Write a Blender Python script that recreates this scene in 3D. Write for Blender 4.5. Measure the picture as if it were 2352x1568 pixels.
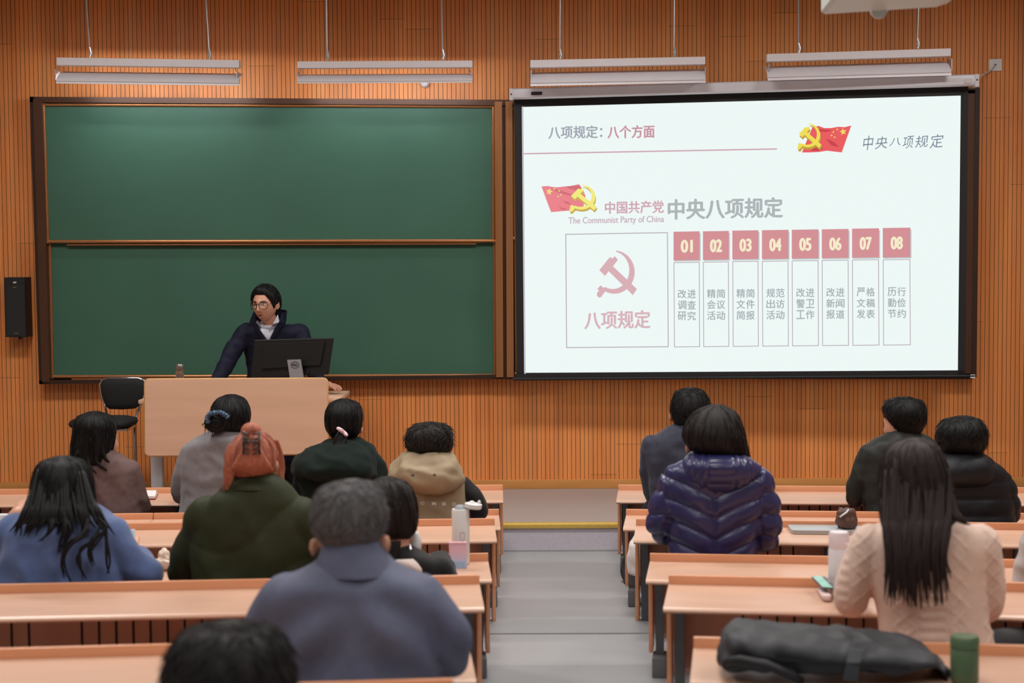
import bpy, bmesh, math, random
from mathutils import Vector, Matrix, noise
from mathutils.bvhtree import BVHTree
random.seed(7)
S = bpy.context.scene
for o in list(bpy.data.objects): bpy.data.objects.remove(o)
PI = math.pi
# ------------------------------------------------------------------ camera
F = 3700.0                      # focal length in pixels of the 2352 x 1568 frame
CAM_Z = 1.93
YAW, PITCH, ROLL = math.radians(.93), math.radians(3.22), math.radians(-.42)
RC = Matrix.Rotation(YAW, 3, 'Z') @ Matrix.Rotation(PI / 2 - PITCH, 3, 'X') @ Matrix.Rotation(ROLL, 3, 'Z')
cam = bpy.data.objects.new('camera', bpy.data.cameras.new('camera'))
S.collection.objects.link(cam)
cam.matrix_world = Matrix.Translation((0, 0, CAM_Z)) @ RC.to_4x4()
cam.data.sensor_width = 36
cam.data.lens = F * 36 / 2352
cam.data.clip_start = .05
cam.data.dof.use_dof = True
cam.data.dof.focus_distance = 10.6
cam.data.dof.aperture_fstop = 2.9
S.camera = cam
# ------------------------------------------------------------------ world, lights, exposure
S.view_settings.view_transform = 'Standard'
S.view_settings.look = 'None'
S.view_settings.gamma = 1
S.view_settings.use_curve_mapping = False
S.view_settings.exposure = 0.0
W = bpy.data.worlds.new('world'); S.world = W; W.use_nodes = True
W.node_tree.nodes['Background'].inputs[0].default_value = (.9, .95, 1, 1)
W.node_tree.nodes['Background'].inputs[1].default_value = .02
CEIL_Z = 4.35
def area(name, loc, sx, sy, power, col=(1, .97, .93), rot=(0, 0, 0), spread=PI):
    l = bpy.data.lights.new(name, 'AREA'); l.shape = 'RECTANGLE'; l.size = sx; l.size_y = sy
    l.energy = power; l.color = col; l.spread = spread
    o = bpy.data.objects.new(name, l); S.collection.objects.link(o)
    o.location = loc; o.rotation_euler = rot
    return o
LIGHTS = []
for ly, pw, sprd in ((8.7, 72, 161), (6.4, 27, 146), (4.3, 24, 146), (2.2, 23, 146), (.2, 22, 146)):
    for lx in (-3.1, 0.1, 3.3):
        LIGHTS.append((lx, ly))
        area('ceiling_lamp_light', (lx, ly, CEIL_Z - .09), 1.2, .55, pw, (1, .975, .945), spread=math.radians(sprd))   # louvred lamps: light below their cut-off only
# ------------------------------------------------------------------ pixel -> place
def ray(px, py):
    return RC @ Vector(((px - 1176) / F, -(py - 784) / F, -1))
def P(px, py, y):
    d = ray(px, py); t = y / d.y
    return Vector((d.x * t, y, CAM_Z + d.z * t))
def PZ(px, py, z):
    d = ray(px, py); t = (z - CAM_Z) / d.z
    return Vector((d.x * t, d.y * t, z))
# ------------------------------------------------------------------ materials
def lin(c):
    return tuple(((v / 255) / 12.92 if v / 255 <= .04045 else ((v / 255 + .055) / 1.055) ** 2.4) for v in c)
MATS = {}
def mat(name, rgb, rough=.6, metal=0, var=.12, scale=(20, 20, 20), bump=0, bscale=None, spec=.5, emit=0, sheen=0, trans=0, coat=0, rgb2=None):
    if name in MATS: return MATS[name]
    m = bpy.data.materials.new(name); m.use_nodes = True; MATS[name] = m
    nt = m.node_tree; b = nt.nodes['Principled BSDF']; L = nt.links.new
    c = lin(rgb)
    tc = nt.nodes.new('ShaderNodeTexCoord'); mp = nt.nodes.new('ShaderNodeMapping')
    mp.inputs['Scale'].default_value = scale; L(tc.outputs['Object'], mp.inputs[0])
    nz = nt.nodes.new('ShaderNodeTexNoise'); nz.inputs['Scale'].default_value = 1; nz.inputs['Detail'].default_value = 4
    L(mp.outputs[0], nz.inputs['Vector'])
    rp = nt.nodes.new('ShaderNodeValToRGB'); L(nz.outputs['Fac'], rp.inputs[0])
    c2 = lin(rgb2) if rgb2 else tuple(v * (1 + var) for v in c)
    c1 = c if rgb2 else tuple(v * (1 - var) for v in c)
    rp.color_ramp.elements[0].position = .3; rp.color_ramp.elements[1].position = .7
    rp.color_ramp.elements[0].color = (*c1, 1); rp.color_ramp.elements[1].color = (*c2, 1)
    L(rp.outputs[0], b.inputs['Base Color'])
    b.inputs['Roughness'].default_value = rough; b.inputs['Metallic'].default_value = metal
    b.inputs['Specular IOR Level'].default_value = spec
    if sheen: b.inputs['Sheen Weight'].default_value = sheen
    if coat: b.inputs['Coat Weight'].default_value = coat
    if trans: b.inputs['Transmission Weight'].default_value = trans
    if emit:
        L(rp.outputs[0], b.inputs['Emission Color']); b.inputs['Emission Strength'].default_value = emit
    if bump:
        n2 = nt.nodes.new('ShaderNodeTexNoise'); n2.inputs['Scale'].default_value = 1; n2.inputs['Detail'].default_value = 3
        m2 = nt.nodes.new('ShaderNodeMapping'); m2.inputs['Scale'].default_value = bscale or scale
        L(tc.outputs['Object'], m2.inputs[0]); L(m2.outputs[0], n2.inputs['Vector'])
        bp = nt.nodes.new('ShaderNodeBump'); bp.inputs['Strength'].default_value = bump; bp.inputs['Distance'].default_value = .004
        L(n2.outputs['Fac'], bp.inputs['Height']); L(bp.outputs[0], b.inputs['Normal'])
    return m
def mat_emit(name, rgb, s=1.0):
    """a lit picture or lamp: gives off light, keeps its own colour"""
    if name in MATS: return MATS[name]
    m = bpy.data.materials.new(name); m.use_nodes = True; MATS[name] = m
    nt = m.node_tree; b = nt.nodes['Principled BSDF']
    nz = nt.nodes.new('ShaderNodeTexNoise'); nz.inputs['Scale'].default_value = 220
    mx = nt.nodes.new('ShaderNodeMix'); mx.data_type = 'RGBA'
    c = lin(rgb)
    mx.inputs[6].default_value = (*[v * .985 for v in c], 1); mx.inputs[7].default_value = (*[min(1, v * 1.015) for v in c], 1)
    nt.links.new(nz.outputs['Fac'], mx.inputs[0])
    nt.links.new(mx.outputs[2], b.inputs['Emission Color'])
    b.inputs['Base Color'].default_value = (.03, .03, .03, 1); b.inputs['Roughness'].default_value = 1
    b.inputs['Specular IOR Level'].default_value = 0
    b.inputs['Emission Strength'].default_value = s
    return m
def wood(name, a, b_, stretch, rough=.42, coat=0, seam=None, spec=.5):
    m = mat(name, a, rough=rough, scale=stretch, rgb2=b_, coat=coat, spec=spec)
    nz = [n for n in m.node_tree.nodes if n.type == 'TEX_NOISE'][0]
    nz.inputs['Detail'].default_value = 7; nz.inputs['Distortion'].default_value = .6
    return m
# ------------------------------------------------------------------ mesh builder
class MB:
    def __init__(s): s.v = []; s.f = []; s.m = []
    def add(s, vs, fs, mi=0):
        o = len(s.v); s.v += [Vector(v) for v in vs]
        s.f += [tuple(i + o for i in f) for f in fs]; s.m += [mi] * len(fs); return s
    def box(s, c, d, rot=None, mi=0, bev=0):
        c = Vector(c); h = Vector(d) / 2
        if bev:
            bm = bmesh.new(); bmesh.ops.create_cube(bm, size=1)
            for v in bm.verts: v.co = Vector((v.co.x * d[0], v.co.y * d[1], v.co.z * d[2]))
            bmesh.ops.bevel(bm, geom=bm.edges[:], offset=min(bev, min(d) * .45), segments=2, profile=.5, affect='EDGES')
            bm.verts.index_update()
            vs = [v.co.copy() for v in bm.verts]; fs = [tuple(v.index for v in f.verts) for f in bm.faces]; bm.free()
        else:
            vs = [Vector((x * h.x, y * h.y, z * h.z)) for x in (-1, 1) for y in (-1, 1) for z in (-1, 1)]
            fs = [(0, 1, 3, 2), (4, 6, 7, 5), (0, 4, 5, 1), (2, 3, 7, 6), (0, 2, 6, 4), (1, 5, 7, 3)]
        if rot is not None: vs = [rot @ v for v in vs]
        return s.add([v + c for v in vs], fs, mi)
    def hexa(s, a, b, c, d, depth, mi=0):
        """solid from a quad a-b-c-d, thickened by the vector depth"""
        q = [Vector(x) for x in (a, b, c, d)]; q2 = [x + Vector(depth) for x in q]
        return s.add(q + q2, [(0, 1, 2, 3), (7, 6, 5, 4), (0, 4, 5, 1), (1, 5, 6, 2), (2, 6, 7, 3), (3, 7, 4, 0)], mi)
    def prism(s, pts, depth, mi=0):
        n = len(pts); q = [Vector(x) for x in pts]; q2 = [x + Vector(depth) for x in q]
        fs = [tuple(range(n)), tuple(reversed(range(n, 2 * n)))]
        fs += [(i, i + n, (i + 1) % n + n, (i + 1) % n) for i in range(n)]
        return s.add(q + q2, fs, mi)
    def tube(s, pts, r, n=8, mi=0, closed=False):
        pts = [Vector(p) for p in pts]; N = len(pts)
        rs = r if isinstance(r, (list, tuple)) else [r] * N
        vs = []; up = Vector((.13, .21, .97)).normalized(); prev = None
        for i, p in enumerate(pts):
            t = (pts[(i + 1) % N] - pts[i - 1]) if closed else (pts[min(i + 1, N - 1)] - pts[max(i - 1, 0)])
            if t.length < 1e-9: t = Vector((0, 0, 1))
            t.normalize()
            if prev is None:
                a = t.cross(up)
                if a.length < 1e-3: a = t.cross(Vector((1, 0, 0)))
            else: a = prev - t * prev.dot(t)
            a.normalize(); prev = a; b = t.cross(a)
            vs += [p + (a * math.cos(2 * PI * k / n) + b * math.sin(2 * PI * k / n)) * rs[i] for k in range(n)]
        fs = []
        for i in range(N if closed else N - 1):
            j = (i + 1) % N
            fs += [(i * n + k, i * n + (k + 1) % n, j * n + (k + 1) % n, j * n + k) for k in range(n)]
        if not closed: fs += [tuple(reversed(range(n))), tuple(range((N - 1) * n, N * n))]
        return s.add(vs, fs, mi)
    def lathe(s, c, prof, n=28, mi=0, rot=None):
        c = Vector(c); vs = []
        for r, z in prof: vs += [Vector((r * math.cos(2 * PI * k / n), r * math.sin(2 * PI * k / n), z)) for k in range(n)]
        if rot is not None: vs = [rot @ v for v in vs]
        vs = [v + c for v in vs]; N = len(prof)
        fs = [(i * n + k, i * n + (k + 1) % n, (i + 1) * n + (k + 1) % n, (i + 1) * n + k) for i in range(N - 1) for k in range(n)]
        fs += [tuple(reversed(range(n))), tuple(range((N - 1) * n, N * n))]
        return s.add(vs, fs, mi)
    def rcone(s, pts, rs, n=18, sq=(1, 1)):
        """a limb: spheres of radius rs strung on pts, closed, tapered"""
        P_ = []; R_ = []
        pts = [Vector(p) for p in pts]
        d0 = (pts[1] - pts[0]).normalized(); d1 = (pts[-1] - pts[-2]).normalized()
        for a in (80, 55, 30): P_.append(pts[0] - d0 * rs[0] * math.sin(math.radians(a))); R_.append(rs[0] * math.cos(math.radians(a)))
        for i in range(len(pts) - 1):
            p0 = pts[max(i - 1, 0)]; p1 = pts[i]; p2 = pts[i + 1]; p3 = pts[min(i + 2, len(pts) - 1)]
            for k in range(6):
                t = k / 6
                P_.append(.5 * (2 * p1 + (p2 - p0) * t + (2 * p0 - 5 * p1 + 4 * p2 - p3) * t * t + (3 * p1 - p0 - 3 * p2 + p3) * t ** 3))
                R_.append(rs[i] + (rs[i + 1] - rs[i]) * (t * t * (3 - 2 * t)))
        P_.append(pts[-1]); R_.append(rs[-1])
        for a in (30, 55, 80): P_.append(pts[-1] + d1 * rs[-1] * math.sin(math.radians(a))); R_.append(rs[-1] * math.cos(math.radians(a)))
        return s.tube(P_, R_, n)
    def ball(s, c, r, n=20, rot=None, mi=0):
        r = (r, r, r) if not isinstance(r, (tuple, list)) else r
        c = Vector(c); vs = []; m = n // 2
        for i in range(m + 1):
            a = PI * (i + .03) / (m + .06)
            for k in range(n):
                v = Vector((r[0] * math.sin(a) * math.cos(2 * PI * k / n), r[1] * math.sin(a) * math.sin(2 * PI * k / n), r[2] * math.cos(a)))
                vs.append((rot @ v if rot is not None else v) + c)
        fs = [(i * n + k, (i + 1) * n + k, (i + 1) * n + (k + 1) % n, i * n + (k + 1) % n) for i in range(m) for k in range(n)]
        fs += [tuple(range(n)), tuple(reversed(range(m * n, (m + 1) * n)))]
        return s.add(vs, fs, mi)
    def build(s, name, mats, parent=None, smooth=False, root=None):
        me = bpy.data.meshes.new(name)
        vs = s.v
        inv = ROOTM.get((root or parent).name) if (root or parent) else None
        if inv is not None: vs = [inv @ v for v in vs]
        me.from_pydata([tuple(v) for v in vs], [], s.f)
        if not isinstance(mats, (list, tuple)): mats = [mats]
        for m in mats: me.materials.append(m)
        if len(mats) > 1: me.polygons.foreach_set('material_index', s.m)
        if smooth: me.polygons.foreach_set('use_smooth', [True] * len(me.polygons))
        me.update()
        bm = bmesh.new(); bm.from_mesh(me); bmesh.ops.recalc_face_normals(bm, faces=bm.faces); bm.to_mesh(me); bm.free()
        o = bpy.data.objects.new(name, me); S.collection.objects.link(o)
        if parent: o.parent = parent; ROOTM[o.name] = ROOTM.get((root or parent).name)
        if smooth == 'auto':
            me.set_sharp_from_angle(angle=math.radians(40))
        return o
ROOTM = {}
def thing(name, label, cat, loc=(0, 0, 0), rz=0, group=None):
    o = bpy.data.objects.new(name, None); S.collection.objects.link(o)
    o.empty_display_size = .1
    o.location = loc; o.rotation_euler = (0, 0, rz)
    ROOTM[o.name] = (Matrix.Translation(loc) @ Matrix.Rotation(rz, 4, 'Z')).inverted()
    return tag(o, label, cat, group)
def tag(o, label, cat, group=None, kind=None):
    o['label'] = label; o['category'] = cat
    if group: o['group'] = group
    if kind: o['kind'] = kind
    return o
def struct(o, label=None):
    o['kind'] = 'structure'
    if label: o['label'] = label
    return o
def dup(root, loc, rz, label, group=None, skip=()):
    r = root.copy(); S.collection.objects.link(r); r.location = loc; r.rotation_euler = (0, 0, rz); r['label'] = label
    if group: r['group'] = group
    for ch in list(root.children):
        if ch.name.split('.')[0] in skip: continue
        c = ch.copy(); S.collection.objects.link(c); c.parent = r
        for g in ch.children:
            d = g.copy(); S.collection.objects.link(d); d.parent = c
    return r
def text2d(body, bold=0.0, size=1.0):
    cu = bpy.data.curves.new('lettering', 'FONT'); cu.body = body; cu.size = size; cu.offset = bold
    cu.resolution_u = 4; cu.fill_mode = 'BOTH'
    o = bpy.data.objects.new('lettering', cu); S.collection.objects.link(o)
    dg = bpy.context.evaluated_depsgraph_get(); dg.update()
    me = bpy.data.meshes.new_from_object(o.evaluated_get(dg))
    vs = [(v.co.x, v.co.y) for v in me.vertices]; fs = [tuple(p.vertices) for p in me.polygons]
    bpy.data.objects.remove(o); bpy.data.curves.remove(cu); bpy.data.meshes.remove(me)
    x0 = min(v[0] for v in vs); x1 = max(v[0] for v in vs); y0 = min(v[1] for v in vs); y1 = max(v[1] for v in vs)
    return [((x - x0) / (x1 - x0), (y - y0) / (y1 - y0)) for x, y in vs], fs
# ================================================================== the setting
WALL_Y = 11.8
def zfloor_px(py): return P(1290, py, WALL_Y).z
STAGE_Z = .18
M_slat = wood('slat_wood', (212, 126, 64), (228, 146, 80), (9, 9, .7), rough=.5)
M_groove = mat('slat_groove', (46, 22, 14), rough=.8, scale=(3, 3, 45), var=.6)
# per-board tone and horizontal board joints on the slats
def slat_tone(m):
    nt = m.node_tree; L = nt.links.new; b = nt.nodes['Principled BSDF']
    src = b.inputs['Base Color'].links[0].from_socket
    tc = nt.nodes.new('ShaderNodeTexCoord'); sp = nt.nodes.new('ShaderNodeSeparateXYZ'); L(tc.outputs['Object'], sp.inputs[0])
    def mth(op, a, bb=None):
        n = nt.nodes.new('ShaderNodeMath'); n.operation = op
        for i, v in enumerate((a, bb)):
            if v is None: continue
            if isinstance(v, (int, float)): n.inputs[i].default_value = v
            else: L(v, n.inputs[i])
        return n.outputs[0]
    col = mth('FLOOR', mth('DIVIDE', sp.outputs['X'], PITCH_X * 6))
    wn = nt.nodes.new('ShaderNodeTexWhiteNoise'); wn.noise_dimensions = '1D'; L(col, wn.inputs['W'])
    zz = mth('ADD', mth('DIVIDE', sp.outputs['Z'], 2.44), wn.outputs['Value'])
    fr = mth('FRACT', zz)
    joint = mth('LESS_THAN', fr, .0014)
    slat = mth('FLOOR', mth('DIVIDE', sp.outputs['X'], PITCH_X))
    wn2 = nt.nodes.new('ShaderNodeTexWhiteNoise'); wn2.noise_dimensions = '2D'
    cv = nt.nodes.new('ShaderNodeCombineXYZ'); L(col, cv.inputs[0]); L(mth('FLOOR', zz), cv.inputs[1]); L(cv.outputs[0], wn2.inputs['Vector'])
    wn3 = nt.nodes.new('ShaderNodeTexWhiteNoise'); wn3.noise_dimensions = '1D'; L(slat, wn3.inputs['W'])
    val = mth('ADD', mth('ADD', .86, mth('MULTIPLY', wn2.outputs['Value'], .16)), mth('MULTIPLY', wn3.outputs['Value'], .12))
    val = mth('MULTIPLY', val, mth('SUBTRACT', 1.0, mth('MULTIPLY', joint, .55)))
    mx = nt.nodes.new('ShaderNodeVectorMath'); mx.operation = 'SCALE'; L(src, mx.inputs[0]); L(val, mx.inputs['Scale'])
    L(mx.outputs[0], b.inputs['Base Color'])
PITCH_X = .0318
slat_tone(M_slat)
def slat_wall(name, x0, x1, z0, z1, y):
    mb = MB(); n = int((x1 - x0) / PITCH_X); g = .0032; dp = .009
    for i in range(n):
        a = x0 + i * PITCH_X; b = a + PITCH_X - g; c = a + PITCH_X
        mb.add([(a, y, z0), (b, y, z0), (b, y, z1), (a, y, z1)], [(0, 1, 2, 3)], 0)
        mb.add([(b, y, z0), (b, y + dp, z0), (b, y + dp, z1), (b, y, z1)], [(0, 1, 2, 3)], 1)
        mb.add([(b, y + dp, z0), (c, y + dp, z0), (c, y + dp, z1), (b, y + dp, z1)], [(0, 1, 2, 3)], 1)
        mb.add([(c, y + dp, z0), (c, y, z0), (c, y, z1), (c, y + dp, z1)], [(0, 1, 2, 3)], 1)
    return mb
XL, XR = -5.8, 5.9
mb = slat_wall('wall_front', XL, XR, 0, CEIL_Z, WALL_Y)
mb.box(((XL + XR) / 2, WALL_Y + .07, CEIL_Z / 2), (XR - XL, .1, CEIL_Z), mi=1)
wf = mb.build('wall_front', [M_slat, M_groove]); struct(wf)
M_plaster = mat('wall_paint', (168, 150, 132), rough=.85, scale=(3, 3, 3), var=.04)
M_ceil = mat('ceiling_paint', (190, 186, 180), rough=.9, scale=(4, 4, 4), var=.03)
YB = -2.6
struct(MB().box((XL - .06, (WALL_Y + YB) / 2, CEIL_Z / 2), (.1, WALL_Y - YB, CEIL_Z)).build('wall_left', M_plaster))
struct(MB().box((XR + .06, (WALL_Y + YB) / 2, CEIL_Z / 2), (.1, WALL_Y - YB, CEIL_Z)).build('wall_right', M_plaster))
struct(MB().box((0, YB - .06, CEIL_Z / 2), (XR - XL, .1, CEIL_Z)).build('wall_back', M_plaster))
struct(MB().box((0, (WALL_Y + YB) / 2, CEIL_Z + .06), (XR - XL + .3, WALL_Y - YB, .1)).build('ceiling', M_ceil))
# floors: stage, front floor and the seating tiers
M_vinyl = mat('grey_vinyl', (147, 146, 148), rough=.42, scale=(160, 160, 160), var=.07, bump=.03)
M_vinyl2 = mat('grey_vinyl_step', (138, 138, 140), rough=.5, scale=(160, 160, 160), var=.07)
M_stage = mat('stage_vinyl', (158, 146, 142), rough=.45, scale=(180, 180, 180), var=.06)
M_riser = mat('riser_vinyl', (182, 176, 186), rough=.7, scale=(260, 260, 260), var=.22)
M_gold = mat('brass_nosing', (222, 188, 98), rough=.4, metal=.6, scale=(30, 30, 30), var=.05)
M_maple = wood('maple_skirting', (188, 128, 66), (202, 142, 78), (2.2, 20, 14), rough=.35)
RISER_Y = 10.28
struct(MB().box((0, (RISER_Y + WALL_Y) / 2 + .005, STAGE_Z / 2), (XR - XL, WALL_Y - RISER_Y - .01, STAGE_Z)).build('floor_stage', M_stage))
struct(MB().box((0, RISER_Y, (STAGE_Z - .022) / 2), (XR - XL, .012, STAGE_Z - .022)).build('trim_1', M_riser), 'speckled grey riser of the stage step')
nb = MB().box((0, RISER_Y + .008, STAGE_Z - .006), (XR - XL, .045, .02), bev=.006)
nb.box((0, RISER_Y - .012, STAGE_Z - .017), (XR - XL, .012, .03), bev=.004)
struct(nb.build('trim_2', M_gold, smooth='auto'), 'brass nosing along the edge of the stage step')
struct(MB().box((0, RISER_Y - .016, .006), (XR - XL, .02, .012)).build('trim_3', M_vinyl))
# tiers run from their front edge back towards the camera
TIERS = [(RISER_Y, 0.0), (7.87, .11), (5.72, .23), (3.85, .35), (2.0, .47)]
for i, (y1, z) in enumerate(TIERS):
    y0 = TIERS[i + 1][0] if i + 1 < len(TIERS) else YB
    t = MB().box((0, (y0 + y1) / 2, z - .1), (XR - XL, y1 - y0, .2))
    struct(t.build('floor_tier_%d' % (i + 1) if i else 'floor', M_vinyl))
for i, (ya, z, dp) in enumerate(((7.86, .11, .29), (6.98, .11, .32))):
    struct(MB().box((.13, ya - dp / 2, z + .0025), (XR - XL - .4, dp, .005)).build('trim_%d' % (4 + i), M_vinyl2), 'darker grey strip across the aisle step')
sk = MB().box((0, WALL_Y - .012, STAGE_Z + .034), (XR - XL, .024, .068), bev=.003)
struct(sk.build('baseboard_front', M_maple, smooth='auto'))
# ceiling lamps that light the hall (out of the frame)
M_tube = mat_emit('lamp_diffuser', (255, 250, 240), 1.5)
M_white = mat('white_metal', (214, 212, 216), rough=.35, scale=(6, 6, 6), var=.03)
proto = None
for i, (lx, ly) in enumerate(LIGHTS):
    lab = 'recessed white ceiling lamp, %s of the %s row from the board' % (('left', 'middle', 'right')[i % 3], ('first', 'second', 'third', 'fourth', 'last')[i // 3])
    if proto is None:
        proto = thing('ceiling_lamp', lab, 'ceiling lamp', (lx, ly, CEIL_Z - .03), 0, 'ceiling lamps over the hall')
        fr = MB()
        for sx in (-1, 1): fr.box((lx + sx * .62, ly, CEIL_Z - .03), (.03, .63, .06))
        for sy in (-1, 1): fr.box((lx, ly + sy * .3, CEIL_Z - .03), (1.22, .03, .06))
        fr.build('lamp_frame', M_white, proto)
        MB().box((lx, ly, CEIL_Z - .02), (1.2, .57, .02)).build('diffuser', M_tube, proto)
    else: dup(proto, (lx, ly, CEIL_Z - .03), 0, lab)

# ================================================================== chalkboard
M_brown = mat('brown_anodised', (84, 54, 38), rough=.38, metal=.35, scale=(2, 30, 2), var=.12)
M_darkbrown = mat('dark_brown_channel', (52, 31, 20), rough=.5, metal=.2, scale=(4, 4, 4), var=.1)
M_bronze = mat('bronze_rail', (176, 120, 78), rough=.3, metal=.55, scale=(60, 60, 1.2), var=.08)
M_bronze_h = mat('bronze_rail_flat', (176, 118, 74), rough=.27, metal=.6, scale=(1.2, 60, 60), var=.08)
M_green = mat('chalkboard_green', (58, 98, 80), rough=.5, scale=(1.2, 6, 1.6), var=.08, bump=.02, bscale=(400, 400, 400), spec=.4)
M_dark = mat('dark_gap', (26, 24, 25), rough=.6)
cb = thing('chalkboard', 'long green sliding chalkboard in a brown frame on the slatted wall', 'chalkboard', (0, WALL_Y - .06, 1.35))
YF = WALL_Y - .12
a, b, c, d = P(68, 222, YF), P(2250, 201, YF), P(2243, 866, YF), P(90, 882, YF)
def strip(mbx, p, q, up, dy, mi=0):
    """bar from p to q, `up` its height vector, dy its thickness towards the wall"""
    mbx.hexa(p, q, Vector(q) + Vector(up), Vector(p) + Vector(up), (0, dy, 0), mi)
mt = MB(); mid = P(1165, 229, YF)
mt.hexa(a, mid, mid + Vector((0, 0, -.04)), a + Vector((0, 0, -.04)), (0, .115, 0)); mt.hexa(mid, b, b + Vector((0, 0, -.04)), mid + Vector((0, 0, -.04)), (0, .115, 0))
mt.build('top_channel', M_brown, cb)
mt = MB(); mid = P(1140, 869, YF)
u = Vector((0, 0, .026))
mt.hexa(d + u, mid + u, mid, d, (0, .115, 0)); mt.hexa(mid + u, c + u, c, mid, (0, .115, 0))
mt.build('bottom_channel', M_darkbrown, cb)
def post(name, x0t, x1t, yt, x0b, x1b, yb, yy, m, dy=.1):
    return MB().hexa(P(x0t, yt, yy), P(x1t, yt, yy), P(x1b, yb, yy), P(x0b, yb, yy), (0, dy, 0)).build(name, m, cb)
post('side_post', 68, 77, 222, 90, 98, 882, YF, M_darkbrown)
post('side_post', 75.5, 95, 227, 96, 114, 877, YF - .012, M_brown)
post('side_post', 2207, 2246, 206, 2200, 2240, 866, YF, M_brown)
post('side_post', 2240, 2251, 201, 2232, 2243, 866, YF - .006, M_darkbrown)
post('centre_post', 1136, 1153, 233, 1139.5, 1156, 866, YF - .02, M_bronze)
post('centre_post', 1153, 1161, 230, 1156, 1164, 866, YF + .02, M_brown, .06)
post('centre_post', 1161, 1177, 233, 1164, 1180, 866, YF - .02, M_bronze)
post('back_panel', 95, 2240, 236, 105, 2235, 870, YF + .09, M_dark, .02)
def board(name, tl, tr, br, bl, yy, top=True):
    q = [P(*t, yy) for t in (tl, tr, br, bl)]
    pn = MB().hexa(*q, (0, .018, 0)).build(name, M_green, cb)
    fr = MB(); w = .026
    cx = sum((v for v in q), Vector()) / 4
    def rail(p, q_, inw):
        n = 7; prof = []
        for k in range(n):
            aa = PI * k / (n - 1); prof.append((w * (1 - math.cos(aa)) / 2, -.016 * math.sin(aa) ** .6 - .002))
        L = []
        for e in (p, q_): L += [Vector(e) + Vector(inw) * pr[0] + Vector((0, pr[1], 0)) for pr in prof]
        fr.add(L, [(i, i + 1, n + i + 1, n + i) for i in range(n - 1)])
    Z = Vector((0, 0, 1)); X = Vector((1, 0, 0))
    rail(q[0], q[1], -Z); rail(q[3], q[2], Z); rail(q[0], q[3], X); rail(q[1], q[2], -X)
    fr.build('panel_frame', M_bronze_h, pn, smooth=True, root=cb)
    return pn
board('upper_panel', (96, 236), (1138, 240), (1138, 557), (106, 559), YF + .035)
pl = board('lower_panel', (110, 548), (1140, 548), (1141, 866), (117, 869), YF + .062)
MB().tube([P(154, 562.5, YF + .03), P(1094, 560, YF + .03)], .006, 8).build('pull_bar', M_bronze_h, cb)
MB().tube([P(165, 871.5, YF + .05), P(330, 871, YF + .05), P(1100, 863.5, YF + .05)], .008, 8).build('pull_bar', M_bronze_h, cb)
for pa, pb in (((96, 232.5), (139, 233.5)), ((1093, 237), (1136, 236))):
    MB().tube([P(*pa, YF + .06), P(*pb, YF + .06)], .005, 6).build('guide_rod', mat('steel', (190, 190, 195), rough=.25, metal=1, var=.05), cb)
board('upper_panel', (1178, 244), (2212, 216), (2210, 551), (1179, 551), YF + .035)
board('lower_panel', (1180, 543), (2212, 543), (2206, 860), (1183, 862), YF + .062)

# ================================================================== projection screen
M_casing = mat('screen_casing', (222, 222, 230), rough=.3, scale=(5, 5, 5), var=.03)
M_blk = mat('screen_border', (19, 20, 22), rough=.65, var=.1)
ps = thing('projection_screen', 'white roll-down projection screen showing a lit slide, hanging before the chalkboard', 'projection screen', (2.4, 11.35, .9))
YS0, YS1 = 11.5, 11.36
def ys(px): return YS0 + (YS1 - YS0) * (px - 1178) / (2240 - 1178)
# plane of the fabric: through three of its pixels
_A, _B, _C = P(1183, 242, ys(1183)), P(2223, 205, ys(2223)), P(1187, 868, ys(1187))
SN = (_B - _A).cross(_C - _A).normalized()
if SN.y > 0: SN = -SN
def Q(px, py, off=0.0):
    dd = ray(px, py); o = Vector((0, 0, CAM_Z)); t = (_A + SN * off - o).dot(SN) / dd.dot(SN)
    return o + dd * t
cs = MB()
n = 12; LL = []
for px, yt, yb in ((1177, 203.5, 229), (2240, 170.5, 198)):
    top, bot = Q(px, yt, .05), Q(px, yb, .05)
    h = (top - bot); cc = (top + bot) / 2
    for k in range(n):
        aa = 2 * PI * k / n; e = .5
        cx_, cy_ = math.cos(aa), math.sin(aa)
        rx = math.copysign(abs(cx_) ** e, cx_); ry = math.copysign(abs(cy_) ** e, cy_)
        LL.append(cc + h * .5 * ry + SN * rx * .045)
cs.add(LL, [(k, (k + 1) % n, n + (k + 1) % n, n + k) for k in range(n)] + [tuple(range(n)), tuple(range(n, 2 * n))])
cas = cs.build('casing', M_casing, ps, smooth='auto')
for px0, px1, yt, yb in ((1170, 1178, 203.5, 229.5), (2240, 2249, 170.2, 199)):
    ec = MB(); p = [Q(px0, yt, .1), Q(px1, yt - .3, .1), Q(px1, yb - .3, .1), Q(px0, yb, .1)]
    ec.hexa(*p, -SN * .1); ec.build('end_cap', M_white, cas, root=ps)
    MB().ball(Q((px0 + px1) / 2, yt + 13, .101), .006, 10).build('screw', M_dark, cas, root=ps)
MB().hexa(Q(1220, 211, .098), Q(1245, 210.4, .098), Q(1245, 217.5, .098), Q(1220, 218.2, .098), -SN * .004).build('name_plate', mat('plate_purple', (48, 22, 44), rough=.5), cas, root=ps)
MB().hexa(Q(2215, 182, .099), Q(2233.5, 181.3, .099), Q(2233.5, 190, .099), Q(2215, 190.8, .099), -SN * .004).build('sticker', mat('sticker_white', (215, 210, 212), rough=.6), cas, root=ps)
fb = MB(); th = -SN * .003
fb.hexa(Q(1197, 243), Q(2208, 219), Q(2201, 853), Q(1204, 859), th)
M_pic = mat_emit('slide_light', (243, 255, 252), .93)
fab = fb.build('fabric', M_pic, ps)
bd = MB()
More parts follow.
